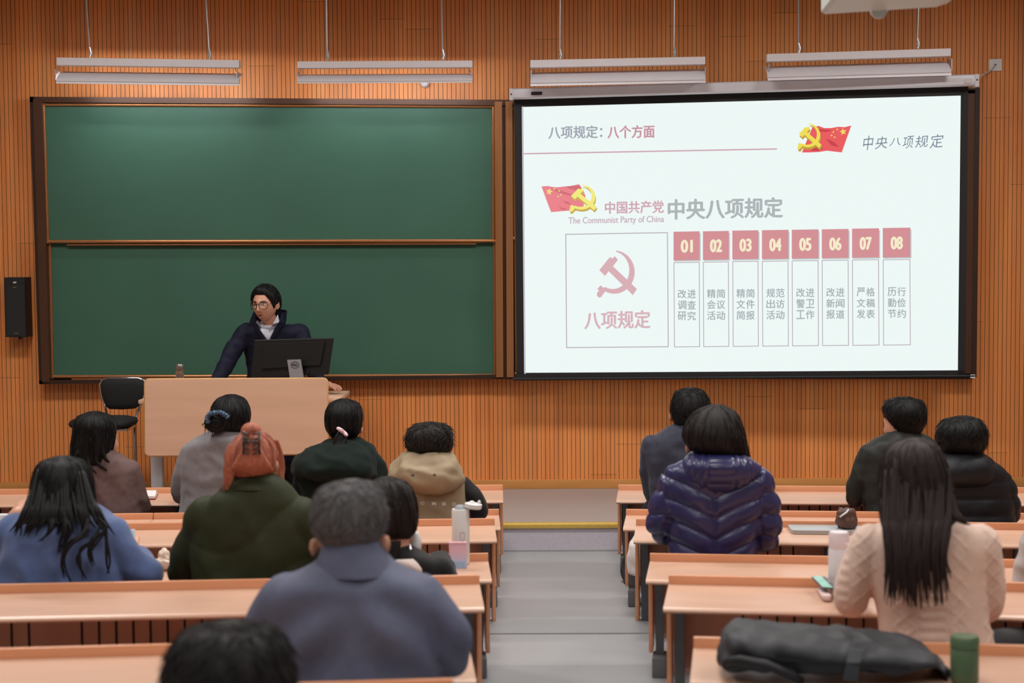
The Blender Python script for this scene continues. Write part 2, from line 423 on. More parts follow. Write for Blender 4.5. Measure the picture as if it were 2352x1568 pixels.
for q in (((1181, 229), (2224, 198), (2224, 219), (1181, 246)), ((1181, 244), (1198.5, 244), (1204, 858), (1187, 858)),
          ((2207, 205), (2224, 205), (2217, 866), (2200, 866)), ((1187, 856), (2217, 850), (2217, 864), (1187, 868))):
    bd.hexa(*[Q(x, y, .002) for x, y in q], th)
bd.build('border', M_blk, ps)
for px, y0_ in ((1300, 213), (2130, 187)):
    w0 = Q(px, y0_, .03); MB().box((w0.x, (w0.y + WALL_Y) / 2 - .002, w0.z), (.03, WALL_Y - w0.y - .004, .03)).build('wall_bracket', M_white, ps)
MB().tube([Q(1178, 870.5, .004), Q(2239, 863, .004)], .010, 10).build('bottom_bar', M_blk, ps)
MB().hexa(Q(2229, 860, .012), Q(2240, 860, .012), Q(2240, 868, .012), Q(2229, 868, .012), -SN * .01).build('bar_end', M_white, ps)

# ------------------------------------------------------------------ what the slide shows
def poly_px(mbx, pts, off):
    mbx.add([Q(x, y, off) for x, y in pts], [tuple(range(len(pts)))])
def slide(name, mbx, rgb, s=.93, parent=None):
    return mbx.build(name, mat_emit('slide_%d_%d_%d' % rgb, rgb, s), parent or fab, root=ps)
def px_text(mbx, body, x0, y0, x1, y1, slope=-.019, bold=.012, shear=0, off=.004):
    """lettering filling the pixel box; y0 top, y1 bottom measured at the left end"""
    vs, fs = text2d(body)
    n_ = max(1, len([c for c in body if ord(c) > 255]) or len(body) * .55)
    e = bold * (x1 - x0) / n_ * 1.6                       # pen width: the strokes drawn again beside themselves
    sets = [(0, 0)] if bold <= .008 else [(-e, 0), (e, 0), (0, e * .7), (0, -e * .7), (0, 0)]
    for j, (ex, ey) in enumerate(sets):
        pts = []
        for u, v in vs:
            x = x0 + u * (x1 - x0) + shear * v + ex; y = y1 + (y0 - y1) * v + slope * (x - x0) + ey
            pts.append(Q(x, y, off + j * .00025))
        mbx.add(pts, fs)
def line_px(mbx, pts, w, off=.003):
    for (xa, ya), (xb, yb) in zip(pts, pts[1:]):
        L = math.hypot(xb - xa, yb - ya); nx, ny = -(yb - ya) / L * w / 2, (xb - xa) / L * w / 2
        ex, ey = (xb - xa) / L * w / 2, (yb - ya) / L * w / 2
        poly_px(mbx, [(xa - ex + nx, ya - ey + ny), (xb + ex + nx, yb + ey + ny), (xb + ex - nx, yb + ey - ny), (xa - ex - nx, ya - ey - ny)], off)
GREYP = (166, 170, 182); PINK = (214, 172, 184); PINK2 = (221, 184, 192); GREY = (172, 180, 184)
m = MB(); line_px(m, [(1200.5, 246), (1206, 857)], 3.0, .003); slide('slide_left_edge', m, (196, 190, 202))
m = MB(); px_text(m, '八项规定：', 1260, 290, 1383, 319, bold=.02); slide('slide_heading', m, GREYP)
m = MB(); px_text(m, '八个方面', 1396, 289, 1503, 318, bold=.02); slide('slide_heading', m, (205, 150, 163))
m = MB(); line_px(m, [(1204, 353), (1783, 342)], 3.2); slide('slide_rule', m, (211, 172, 184))
m = MB()
for ch, x0, y0, x1, y1 in (('中', 1981, 313, 2003, 346), ('央', 2009, 315, 2037, 343), ('八', 2042, 318, 2068, 336), ('项', 2072, 314, 2096, 342), ('规', 2101, 313, 2130, 340), ('定', 2135, 310, 2165, 341)):
    px_text(m, ch, x0, y0, x1, y1, slope=-.1, bold=.004, shear=4)
slide('slide_script', m, (118, 134, 152))
m = MB(); px_text(m, '中国共产党', 1390, 463, 1524, 491, bold=.02); slide('slide_heading', m, PINK)
m = MB(); px_text(m, 'The Communist Party of China', 1306, 499, 1525, 518, slope=-.017, bold=.018); slide('slide_heading', m, (205, 182, 195))
m = MB(); px_text(m, '中央八项规定', 1535, 458, 1797, 504, bold=.022); slide('slide_heading', m, (178, 184, 187))
# hammer and sickle: outline of the real emblem, unit square, y down
def sickle():
    out = []
    C_, R1 = (.47, .475), .475
    for k in range(29):                                  # outer arc, from the tip clockwise to the handle
        aa = math.radians(-86 + (k / 28) * 212); out.append((.44 + .52 * math.cos(aa) * .97, .46 + .46 * math.sin(aa)))
    inn = []
    for k in range(25):
        aa = math.radians(118 - (k / 24) * 196); inn.append((.40 + .41 * math.cos(aa), .42 + .40 * math.sin(aa)))
    return out + inn
def emblem(mbx, fx, off):
    tip = [fx(*p) for p in sickle()]
    n1, n2 = 29, 25
    vs = [Q(x, y, off) for x, y in tip]
    fs = []
    for k in range(n1 - 1):                              # strip between the two arcs
        i0 = n1 + n2 - 1 - round(k * (n2 - 1) / (n1 - 1)); i1 = n1 + n2 - 1 - round((k + 1) * (n2 - 1) / (n1 - 1))
        fs.append((k, k + 1, i1) if i0 == i1 else (k, k + 1, i1, i0))
    mbx.add(vs, fs)
    poly_px(mbx, [fx(*p) for p in ((.02, .82), (.10, .74), (.24, .84), (.16, .94))], off)
    cx, cy = .08, .93
    poly_px(mbx, [fx(cx + .07 * math.cos(t * PI / 8), cy + .07 * math.sin(t * PI / 8)) for t in range(16)], off)
    # hammer: head and shaft
    poly_px(mbx, [fx(*p) for p in ((.07, .42), (.33, .14), (.40, .17), (.45, .12), (.53, .20), (.44, .30), (.21, .54))], off + .0004)
    poly_px(mbx, [fx(*p) for p in ((.30, .44), (.40, .33), (1.0, .82), (.90, .95))], off + .0004)
def flag(mbx, pts, off):
    poly_px(mbx, pts, off)
def star(mbx, cx, cy, r, rot, off):
    poly_px(mbx, [(cx + (r if k % 2 == 0 else r * .42) * math.cos(rot + k * PI / 5), cy + (r if k % 2 == 0 else r * .42) * math.sin(rot + k * PI / 5)) for k in range(10)], off)
# left flag
m = MB(); flag(m, [(1243, 428), (1258, 427), (1268, 429), (1280, 430), (1296, 428), (1310, 427), (1330, 423), (1337, 432), (1345, 450), (1338, 484), (1300, 484), (1278, 486), (1266, 487)], .0030)
slide('slide_flag', m, (240, 132, 142))
m = MB()
for pts in ([(1264, 431), (1290, 438), (1316, 447), (1316, 450), (1298, 447), (1278, 441)], [(1300, 428), (1330, 425), (1336, 434), (1322, 437), (1306, 433)], [(1282, 474), (1302, 480), (1300, 483), (1290, 481)], [(1292, 460), (1306, 464), (1312, 470), (1300, 468)]):
    poly_px(m, pts, .0034)
slide('slide_flag_fold', m, (214, 112, 122))
m = MB(); line_px(m, [(1244, 430), (1265, 488)], 1.6, .0033); slide('slide_flag_edge', m, (236, 238, 232))
m = MB(); star(m, 1261.5, 440, 8.6, -1.35, .0036)
for x, y in ((1273, 433.5), (1284, 438.5), (1288, 447), (1282, 451)): star(m, x, y, 2.8, -.9, .0036)
slide('slide_star', m, (246, 228, 132))
sh = lambda dx, dy: (lambda u, v: (1307 + 64 * u + dx, 424 + 62 * v + dy))
m = MB(); emblem(m, sh(1.5, 5), .0040); slide('slide_emblem_side', m, (205, 178, 84))
m = MB(); emblem(m, sh(0, 0), .0046); slide('slide_emblem', m, (247, 240, 128))
# right flag
m = MB(); flag(m, [(1866, 292), (1880, 289), (1893, 294), (1908, 294), (1926, 291), (1940, 292), (1956, 288), (1950, 305), (1942, 325), (1934, 350), (1916, 348), (1900, 346), (1880, 349), (1858, 350), (1842, 350), (1850, 330)], .0030)
slide('slide_flag', m, (238, 92, 96))
m = MB()
for pts in ([(1868, 296), (1892, 297), (1912, 299), (1900, 303), (1880, 302)], [(1896, 318), (1916, 326), (1928, 338), (1910, 334)], [(1872, 336), (1892, 340), (1880, 347), (1862, 346)]):
    poly_px(m, pts, .0034)
slide('slide_flag_fold', m, (204, 66, 74))
m = MB(); line_px(m, [(1956, 288), (1934, 350)], 1.6, .0033); slide('slide_flag_edge', m, (240, 236, 232))
m = MB(); star(m, 1936.5, 302.5, 8.6, -1.75, .0036)
for x, y in ((1923, 297), (1914, 303), (1910, 311), (1917, 315)): star(m, x, y, 2.8, -2.1, .0036)
slide('slide_star', m, (248, 222, 110))
sh2 = lambda dx, dy: (lambda u, v: (1831 + 56 * u + dx, 283 + 60 * v + dy))
m = MB(); emblem(m, sh2(1.5, 5), .0040); slide('slide_emblem_side', m, (196, 160, 52))
m = MB(); emblem(m, sh2(0, 0), .0046); slide('slide_emblem', m, (246, 226, 84))
# big box
m = MB(); line_px(m, [(1299.5, 538), (1533, 534), (1535, 796), (1301.5, 798), (1299.5, 538)], 2.2); slide('slide_box', m, (190, 178, 186))
m = MB(); emblem(m, lambda u, v: (1370 + 93 * u, 575 + 108 * v), .004); slide('slide_emblem', m, (222, 178, 186))
m = MB(); px_text(m, '八项规定', 1343, 715, 1493, 756, bold=.02); slide('slide_heading', m, PINK2)
# eight columns
cols = [(1547, 1607, 532, 598), (1614.5, 1674, 531, 597), (1682, 1742, 529.5, 595.5), (1750, 1811, 528.5, 595), (1818.5, 1880, 527.5, 594), (1887.5, 1949, 526.5, 593), (1957, 2019, 525, 592), (2027.5, 2091, 523.5, 591.5)]
words_ = [('改进', '调查', '研究'), ('精简', '会议', '活动'), ('精简', '文件', '简报'), ('规范', '出访', '活动'), ('改进', '警卫', '工作'), ('改进', '新闻', '报道'), ('严格', '文稿', '发表'), ('历行', '勤俭', '节约')]
for i, (x0, x1, y0, y1) in enumerate(cols):
    m = MB(); poly_px(m, [(x0 + 2, y0 + 4), (x1 + 2.5, y0 + 3), (x1 + 2.5, y1 + 1.5), (x0 + 2, y1 + 2.5)], .0024); slide('slide_tile_shadow', m, (196, 206, 208))
    m = MB(); poly_px(m, [(x0, y0), (x1, y0 - 1), (x1, y1 - 1), (x0, y1)], .003); slide('slide_tile', m, (216, 146, 152))
    cx = (x0 + x1) / 2; cy = (y0 + y1) / 2
    m = MB(); px_text(m, '%02d' % (i + 1), cx - 12, cy - 13.5, cx + 13, cy + 14.5, bold=.045); slide('slide_number', m, (250, 240, 206))
    yt = y1 + 5; yb = 796.5 - i * .6
    m = MB(); line_px(m, [(x0 + 1, yt), (x1 - 1, yt - .8), (x1, yb - .8), (x0 + 2, yb), (x0 + 1, yt)], 1.8); slide('slide_box', m, (186, 174, 184))
    m = MB()
    for r, w_ in enumerate(words_[i]):
        yc = 675 - i * .75 + r * 25.2
        for k, ch in enumerate(w_):
            xc = cx - 10.5 + k * 22
            px_text(m, ch, xc - 9.6, yc - 10, xc + 9.6, yc + 10, bold=.014)
    slide('slide_caption', m, GREY)

# ================================================================== hanging board lamps
M_lampw = mat('lamp_white', (234, 232, 238), rough=.38, scale=(8, 8, 8), var=.02)
M_rod = mat('rod_steel', (205, 205, 210), rough=.3, metal=.6, var=.04)
def board_lamp(xa, xb, ya, yb, hb, sa, sb, hs, rods, Y, label, lit):
    """mounting bar xa..xb top ya->yb height hb (px); shade top sa->sb height hs (px)"""
    base = P((xa + xb) / 2, (sa + sb) / 2 + hs, Y)
    t = thing('board_lamp', label, 'lamp', base, 0, 'hanging board lamps')
    mbar = MB().hexa(P(xa, ya, Y), P(xb, yb, Y), P(xb, yb + hb, Y), P(xa, ya + hb, Y), (0, .07, 0))
    mbar.build('mount_bar', M_lampw, t)
    # shade: an open curved trough, its back towards the hall
    sm = MB(); n = 12; k_ = Y / F
    L = []
    for px, py in ((xa, sa), (xb, sb)):
        top = P(px, py, Y)
        for j in range(n):
            u = j / (n - 1)
            dz = -u * hs * k_; dy = .20 - .225 * math.sin(u * PI / 2 * 1.0) ** .6
            L.append(top + Vector((0, dy, dz)))
        for j in reversed(range(n)):
            u = j / (n - 1)
            dz = -u * hs * k_; dy = .20 - .225 * math.sin(u * PI / 2) ** .6
            L.append(top + Vector((0, dy + .006, dz - (.0 if u < .95 else 0))))
    N = 2 * n
    sm.add(L, [(j, (j + 1) % N, N + (j + 1) % N, N + j) for j in range(N)] + [tuple(range(N)), tuple(range(N, 2 * N))])
    sh_ = sm.build('shade', M_lampw, t, smooth='auto')
    lip = MB().tube([P(xa, sa + hs * .8, Y - .026), P(xb, sb + hs * .8, Y - .026)], .004, 6); lip.build('shade_lip', M_lampw, sh_, root=t)
    for px, y0, y1, s0 in ((xa + 5, ya, sa, 1), (xb - 5, yb, sb, -1)):
        br = MB().tube([P(px, y0 + hb, Y + .04), P(px + 4 * s0, y0 + hb + 3, Y + .05), P(px, y1 + 4, Y + .08)], .004, 6)
        br.box(P(px - 3 * s0, y1 + hs * .45, Y + .07), (.006, .1, hs * k_ * .7))
        br.build('bracket', M_rod, t)
    tb = MB().tube([P(xa + 12, sa + hs * .74, Y + .06), P(xb - 12, sb + hs * .74, Y + .06)], .011, 10)
    tb.build('lamp_tube', mat_emit('board_lamp_tube', (244, 250, 255), lit) if lit else mat('tube_off', (225, 225, 225), rough=.3), t)
    for (xt, xbm, yy) in rods:
        top = P(xt, 0, Y + .035); bot = P(xbm, yy, Y + .035); dd = (top - bot); top = bot + dd * ((CEIL_Z - bot.z) / dd.z)
        r = MB().tube([top, bot], .006, 8); r.build('hanging_rod', M_rod, t)
        MB().tube([bot + Vector((0, 0, .07)), bot + Vector((.01, 0, .03)), bot], [.009, .01, .012], 8).build('rod_joint', M_rod, t)
YLMP = 11.22
board_lamp(130, 549, 132, 138, 17, 157, 162, 35, ((198, 207, 132), (473, 481, 136)), YLMP, 'white hanging board lamp, leftmost of the four above the board', 34)
board_lamp(683, 1085, 141, 139, 15, 164, 162, 28, ((750, 752, 138), (1014, 1017, 137)), YLMP, 'white hanging board lamp above the middle of the green board, second from the left', 34)
board_lamp(1218, 1620, 138, 130, 17, 159, 151, 39, ((1287, 1286, 136), (1549, 1548, 131)), YLMP, 'white hanging board lamp above the left half of the screen', 0)
board_lamp(1762, 2184, 124, 111, 17, 145, 133, 40, ((1834, 1834, 122), (2110, 2107, 112)), YLMP, 'white hanging board lamp above the right half of the screen, rightmost of the four', 0)
# small dome on the wall below the second lamp
dm = MB().ball(P(976, 191, WALL_Y - .02), .034, 18); tag(dm.build('dome_sensor', M_white, smooth=True), 'small white dome fixed on the wall under the second lamp', 'sensor')
# wall plate and cable
pt = thing('socket_plate', 'white square cable plate on the slatted wall at upper right', 'wall plate', P(2286, 162, WALL_Y))
q = [P(2272, 136, WALL_Y - .012), P(2301, 135, WALL_Y - .012), P(2301, 162, WALL_Y - .012), P(2272, 163, WALL_Y - .012)]
MB().hexa(*q, (0, .014, 0)).build('plate', mat('plate_white', (222, 222, 226), rough=.35, var=.02), pt)
MB().ball(P(2286, 149, WALL_Y - .012), .008, 10).build('cable_hole', M_dark, pt)
cbp = [P(2286, 149, WALL_Y - .016), P(2281, 157, WALL_Y - .03), P(2272, 164, WALL_Y - .05), P(2260, 170, 11.6), P(2250, 175, 11.42)]
tag(MB().tube(cbp, .006, 8).build('power_cable', mat('cable_grey', (196, 196, 200), rough=.5), smooth=True), 'thin white cable from the wall plate to the screen casing', 'cable')
# wall speaker
sp = thing('wall_speaker', 'slim black loudspeaker mounted on the wall left of the chalkboard', 'speaker', P(38, 774, WALL_Y - .06))
M_spk = mat('speaker_black', (20, 21, 24), rough=.55, scale=(300, 300, 300), var=.2)
Yk = WALL_Y - .16
pts = [P(10, 637, Yk), P(56, 637, Yk), P(60, 774, Yk), P(13, 774, Yk)]
MB().hexa(*pts, (0, .155, 0)).build('cabinet', M_spk, sp)
MB().hexa(P(12, 654, Yk - .004), P(56, 654, Yk - .004), P(59, 771, Yk - .004), P(15, 771, Yk - .004), (0, .004, 0)).build('front_grille', mat('speaker_grille', (27, 28, 31), rough=.7, scale=(500, 500, 500), var=.4), sp)
MB().hexa(P(30, 647, Yk - .005), P(37, 646.5, Yk - .005), P(37, 650, Yk - .005), P(30, 650.5, Yk - .005), (0, .005, 0)).build('badge', mat('badge_silver', (200, 200, 200), rough=.4), sp)
MB().hexa(P(30, 659, Yk - .006), P(37, 659, Yk - .006), P(37, 661, Yk - .006), P(30, 661, Yk - .006), (0, .003, 0)).build('badge', mat('badge_gold', (120, 100, 60), rough=.4), sp)
vs, fs = text2d('SANMO', .01)
lm = MB().add([P(31 + 12 * u, 767 - 3.5 * v, Yk - .0055) for u, v in vs], fs); lm.build('lettering', mat('badge_gold', (120, 100, 60)), sp)
MB().ball(P(46, 775, Yk + .05), .014, 12).build('bracket_knob', M_spk, sp)

# ================================================================== projector under the ceiling
pj = thing('projector', 'white ceiling projector at the upper right, seen from below', 'projector', (1.62, 6.1, 2.95))
M_prj = mat('projector_white', (206, 212, 208), rough=.45, scale=(5, 5, 5), var=.03)
YP = 6.0
p0, p1, p2, p3 = P(1886, 24, YP), P(1893, 32, YP), P(2165, 12, YP), P(2186, 0, YP)
up = Vector((0, 0, .16))
bm_ = MB()
lower = [P(1886, 26, YP), P(1894, 32.5, YP), P(2150, 16, YP), P(2176, 8, YP), P(2190, -6, YP)]
ring = lower + [lower[-1] + up, lower[0] + up * 1.0]
bm_.prism(ring, (0, -.30, .02))
bm_.build('housing', M_prj, pj)
MB().lathe(P(2018, 24, YP + .012), [(.03, -.012), (.032, .0), (.026, .012)], 20, rot=Matrix.Rotation(-PI / 2, 3, 'X')).build('lens_ring', M_prj, pj)
MB().ball(P(2026, 23, YP + .02), (.022, .008, .008), 14).build('lens', mat_emit('lens_glow', (190, 255, 245), 1.2), pj)
MB().tube([P(2035, -10, YP - .15) + Vector((0, 0, .1)), Vector((P(2035, 0, YP).x, YP - .15, CEIL_Z))], .02, 10).build('ceiling_pole', M_rod, pj)
# ================================================================== lecture desks
M_lam_sheen = wood('beech_laminate_sheen', (196, 156, 133), (206, 166, 142), (1.6, 14, 14), rough=.34, spec=.5)  # same beech as the edge, paled so its colour carries the overhead sheen
M_edge = wood('beech_edge', (212, 146, 108), (222, 158, 120), (1.6, 20, 20), rough=.3)
M_back = wood('beech_back_panel', (196, 138, 112), (208, 150, 122), (14, 14, 1.4), rough=.45)
M_slot = mat('slot_black', (24, 18, 16), rough=.8)
M_leg = mat('desk_leg_grey', (78, 80, 83), rough=.42, scale=(15, 15, 15), var=.06)
M_foot = mat('desk_foot_grey', (92, 93, 95), rough=.45, scale=(15, 15, 15), var=.06)
M_knob = mat('knob_black', (20, 20, 21), rough=.35)
RD = {1: 9.77, 2: 8.84, 3: 7.97, 4: 6.96, 5: 5.95, 6: 5.02, 7: 4.2}
RZ = {1: .51, 2: .51, 3: .61, 4: .612, 5: .733, 6: .733, 7: .835}
RT = {1: 0, 2: 0, 3: 0, 4: .11, 5: .11, 6: .23, 7: .23}
AL = {1: 1.5, 2: 2.5, 3: 3, 4: 4, 5: 4.5, 6: 5.5, 7: 5.5}
AR = {1: 4.6, 2: 5.4, 3: 5.4, 4: 6.5, 5: 7.4, 6: 7.0}
XLp = {1: 1155, 2: 1146, 3: 1136, 4: 1121, 5: 1101, 6: 1077, 7: 1040}
XRp = {1: 1420, 2: 1438, 3: 1461, 4: 1493, 5: 1536, 6: 1593}
YLp = {1: 1112, 2: 1170, 3: 1189, 4: 1274, 5: 1318, 6: 1458, 7: 1555}
YRp = {1: 1112, 2: 1170, 3: 1190, 4: 1274, 5: 1318, 6: 1460}
ULEN = 1.9
def desk(label, loc, rz, s, H, group):
    """one three-seat desk unit; local origin under the far upper edge at the aisle end, x running away from the aisle (s=+1 right block)"""
    t = thing('lecture_desk', label, 'desk', loc, rz, group)
    R = Matrix.Translation(loc) @ Matrix.Rotation(rz, 4, 'Z')
    def B(mb):                       # local -> world before build
        mb.v = [R @ v for v in mb.v]; return mb
    X = lambda x: x * s
    zt = H - .034
    # top: rounded front edge
    mb = MB(); prof = [(0, zt), (-.385, zt - .004), (-.398, zt - .008), (-.402, zt - .015), (-.396, zt - .023), (-.38, zt - .026), (0, zt - .026)]
    a = [Vector((X(0.0), y, z)) for y, z in prof]; mb.prism(a, (X(ULEN - .003), 0, 0))
    B(mb).build('desk_top', M_lam_sheen, t)
    mb = MB(); mb.box((X(ULEN / 2 - .0015), -.009, H - .028), (ULEN - .003, .018, .056), bev=.003); B(mb).build('front_lip', M_edge, t, smooth='auto')
    # slotted back panel, bent forward at its foot
    mb = MB(); pr = [(.004, zt - .03), (.004, zt - .18), (.016, zt - .25), (.055, zt - .32), (.09, zt - .35)]
    pr2 = [(y + .014, z) for y, z in reversed(pr)]
    mb.prism([Vector((X(.02), y - .05, z)) for y, z in pr + pr2], (X(ULEN - .04), 0, 0))
    bp = B(mb).build('back_panel', M_back, t)
    mb = MB(); x = .27; k = 0
    while x < ULEN - .03:
        w = .008
        for (y0, z0), (y1, z1) in zip(pr[:-1], pr[1:]):
            mb.add([(X(x), y0 - .0525, z0), (X(x + w), y0 - .0525, z0), (X(x + w), y1 - .0525, z1), (X(x), y1 - .0525, z1)], [(0, 1, 2, 3)])
        k += 1; x += .062 if k % 9 else .19
        if k % 9 == 8: x -= 0
    slot_mb = mb
    B(slot_mb); bp_me = bp.data; inv = ROOTM[t.name]
    bp_me.materials.append(M_slot)
    bmx = bmesh.new(); bmx.from_mesh(bp_me)
    for f_ in slot_mb.f:
        ff = bmx.faces.new([bmx.verts.new(inv @ slot_mb.v[i]) for i in f_]); ff.material_index = 1
    bmx.to_mesh(bp_me); bmx.free()
    mb = MB(); mb.box((X(.009), -.075, (H - .056 + .10) / 2), (.018, .15, H - .056 - .10), bev=.003); B(mb).build('side_panel', M_edge, t, smooth='auto')
    for x in (.047, .93, ULEN - .08):
        mb = MB()
        yy = -.13
        p = [Vector((X(x), yy - .03, zt - .03)), Vector((X(x), yy - .01, zt - .10)), Vector((X(x), yy, .3 * H)), Vector((X(x), yy, .08))]
        for i in range(3):
            q0, q1 = p[i], p[i + 1]; hw = .017
            dpt = (.07, .05, .045, .045)
            mb.add([q0 + Vector((-hw, -dpt[i] / 2, 0)), q0 + Vector((hw, -dpt[i] / 2, 0)), q0 + Vector((hw, dpt[i] / 2, 0)), q0 + Vector((-hw, dpt[i] / 2, 0)),
                    q1 + Vector((-hw, -dpt[i + 1] / 2, 0)), q1 + Vector((hw, -dpt[i + 1] / 2, 0)), q1 + Vector((hw, dpt[i + 1] / 2, 0)), q1 + Vector((-hw, dpt[i + 1] / 2, 0))],
                   [(0, 1, 2, 3), (4, 7, 6, 5), (0, 4, 5, 1), (1, 5, 6, 2), (2, 6, 7, 3), (3, 7, 4, 0)])
        mb.box((X(x), yy - .06, zt - .036), (.03, .24, .02), bev=.004)
        lg = B(mb).build('leg', M_leg, t)
        mb = MB(); mb.box((X(x), yy - .01, .047), (.062, .13, .094), bev=.008); B(mb).build('foot', M_foot, lg, smooth='auto', root=t)
        mb = MB()
        for dx in (-.05, .05):
            if x + dx < .03: continue
            mb.lathe(Vector((X(x + dx), -.075, zt - .048)), [(.015, 0), (.017, .006), (.017, .016), (.012, .02)], 14, rot=Matrix.Rotation(PI / 2, 3, 'X'))
        B(mb).build('hinge_knob', M_knob, t, smooth='auto')
    # folding bench on the far side of the panel, for the row in front
    mb = MB(); pz = .235
    pr = [(.10, pz), (.30, pz + .008), (.44, pz + .01), (.455, pz + .002), (.44, pz - .012), (.30, pz - .014), (.10, pz - .018)]
    mb.prism([Vector((X(.10), y, z)) for y, z in pr], (X(ULEN - .2), 0, 0)); B(mb).build('bench_seat', M_back, t)
    mb = MB()
    for x in (.3, 1.6): mb.box((X(x), .09, pz - .03), (.03, .16, .025))
    B(mb).build('seat_bracket', M_leg, t)
    return t
ORD = {1: 'front', 2: 'second', 3: 'third', 4: 'fourth', 5: 'fifth', 6: 'sixth', 7: 'seventh'}
DESKS = {}
protos = {}
for side, RXp, RYp, AN in (('L', XLp, YLp, AL), ('R', XRp, YRp, AR)):
    s = -1 if side == 'L' else 1
    for r in sorted(RXp):
        # rail's upper edge at the aisle end, on the plane y = RD
        p = P(RXp[r], RYp[r], RD[r])
        H = RZ[r] - RT[r]; tall = H > .55
        Ht = .61 if tall else .505
        z0 = RT[r]
        Ht = p.z - z0
        ang = math.radians(AN[r]) * (-s)
        key = (side, tall)
        blk = 'left-hand' if side == 'L' else 'right-hand'
        nseg = 2 if r <= 4 else 1
        for g in range(nseg):
            loc = Vector((p.x, p.y, z0)) + Matrix.Rotation(ang, 3, 'Z') @ Vector((s * ULEN * g, 0, 0))
            where = 'beside the aisle' if g == 0 else 'next outward from the aisle unit'
            lab = 'beech lecture desk, %s row from the stage, %s block, %s' % (ORD[r], blk, where)
            grp = 'beech lecture desks in rows'
            hk = key + (round(Ht, 3), )
            near = [k for k in protos if k[:2] == key and abs(k[2] - Ht) < .012]
            if near:
                Ht = near[0][2]; d = dup(protos[near[0]], loc, ang, lab, grp, skip=('side_panel',) if g else ())
            else:
                d = desk(lab, loc, ang, s, Ht, grp); protos[hk] = d
            DESKS[(side, r, g)] = (loc, ang, Ht, z0)
print('desk heights', {k: round(v[2], 3) for k, v in DESKS.items() if k[2] == 0})
def desk_point(side, r, px, back):
    """point on the top of a desk, back metres from its far lip, on the sight line column px"""
    loc, ang, Ht, z0 = DESKS[(side, r, 0)]
    zt = z0 + Ht - .034
    # solve for the y at which the column px meets the line parallel to the lip
    y = loc.y - back
    for _ in range(6):
        x = P(px, 1200, y).x
        y = loc.y - back + (x - loc.x) * math.tan(ang)
    return Vector((x, y, zt))

# ================================================================== lectern, monitor, chair on the stage
M_lect = wood('lectern_beech', (208, 166, 138), (218, 176, 148), (1.4, 14, 16), rough=.4)
M_lectedge = mat('lectern_edge', (206, 160, 108), rough=.4, var=.06)
M_steel = mat('lectern_steel', (176, 178, 184), rough=.4, scale=(5, 5, 5), var=.03)
YLC = 10.42
lt = thing('lectern', 'beech lectern table with a wide front panel on grey steel legs', 'lectern', (P(542, 1000, YLC).x, YLC + .3, STAGE_Z))
def rrect(cs, r=.02, n=5):
    """rounded quad through four corners a,b,c,d (world)"""
    out = []
    for i in range(4):
        p, a, b = Vector(cs[i]), Vector(cs[i - 1]), Vector(cs[(i + 1) % 4])
        da, db = (a - p).normalized(), (b - p).normalized()
        for k in range(n + 1):
            t = k / n; q0, q1 = p + da * r, p + db * r
            out.append((1 - t) ** 2 * q0 + 2 * t * (1 - t) * p + t * t * q1)
    return out
pc = [P(333, 872, YLC), P(751, 870, YLC), P(751, 1041, YLC), P(334, 1046, YLC)]
mb = MB(); mb.prism(rrect(pc, .03), (0, .02, 0)); mb.build('front_panel', M_lect, lt)
mb = MB(); rr = rrect(pc, .03); mb.tube([v + Vector((0, .01, 0)) for v in rr], .0105, 6, closed=True); mb.build('panel_edge', M_lectedge, lt, smooth=True)
zdesk = P(770, 915, YLC + .05).z
tl, tr_ = P(320, 918, YLC + .06), P(766, 918, YLC + .06)
mb = MB(); mb.box(((tl.x + tr_.x) / 2 + .02, YLC + .33, zdesk - .013), (tr_.x - tl.x + .04, .60, .026), bev=.004); mb.build('table_top', M_lect, lt, smooth='auto')
mb = MB()
mb.box(((tl.x + tr_.x) / 2, YLC + .2, zdesk - .045), (tr_.x - tl.x - .06, .05, .035)); mb.build('support_beam', M_steel, lt)
for pxl in (362, 722):
    x = P(pxl, 1080, YLC + .2).x
    mb = MB(); mb.box((x, YLC + .2, (STAGE_Z + .03 + zdesk - .03) / 2), (.075, .06, zdesk - .06 - STAGE_Z)); lg = mb.build('leg', M_steel, lt)
    MB().box((x, YLC + .28, STAGE_Z + .015), (.085, .5, .03), bev=.006).build('foot_bar', M_steel, lg, smooth='auto', root=lt)
# monitor
YM = YLC + .22
mo = thing('monitor', 'black computer monitor seen from behind, on a silver stand on the lectern', 'monitor', (P(670, 870, YM).x, YM, zdesk))
M_mon = mat('monitor_black', (24, 24, 25), rough=.38, scale=(200, 200, 200), var=.08)
TL, TR, BR, BL = P(585, 780.5, YM + .05), P(766, 776, YM - .05), P(754, 860, YM - .05), P(576, 868, YM + .05)
mb = MB(); mb.prism(rrect([TL, TR, BR, BL], .006), (0, .035, 0)); mb.build('housing', M_mon, mo)
def mp(u, v, off): return (TL * (1 - u) + TR * u) * (1 - v) + (BL * (1 - u) + BR * u) * v + Vector((0, -off, 0))
mb = MB(); mb.prism([mp(.14, .12, .0), mp(.9, .10, .0), mp(.88, .72, .0), mp(.13, .76, .0)], (0, -.014, 0)); mb.build('rear_cover', M_mon, mo)
mb = MB(); mb.prism([mp(.145, .115, .0), mp(.86, .095, .0), mp(.86, .11, .0), mp(.145, .13, .0)], (0, -.016, 0)); mb.build('vent', M_dark, mo)
mb = MB(); mb.prism([mp(.0, 0, .001), mp(1, 0, .001), mp(1, .025, .001), mp(.0, .025, .001)], (0, -.002, 0)); mb.build('bezel', mat('monitor_edge', (62, 62, 66), rough=.35), mo)
M_stand = mat('stand_silver', (172, 172, 176), rough=.35, metal=.5, scale=(5, 5, 5), var=.03)
q = [P(659.5, 826.5, YM - .1), P(690, 825.5, YM - .1), P(698.5, 876, YM - .1), P(667, 876, YM - .1)]
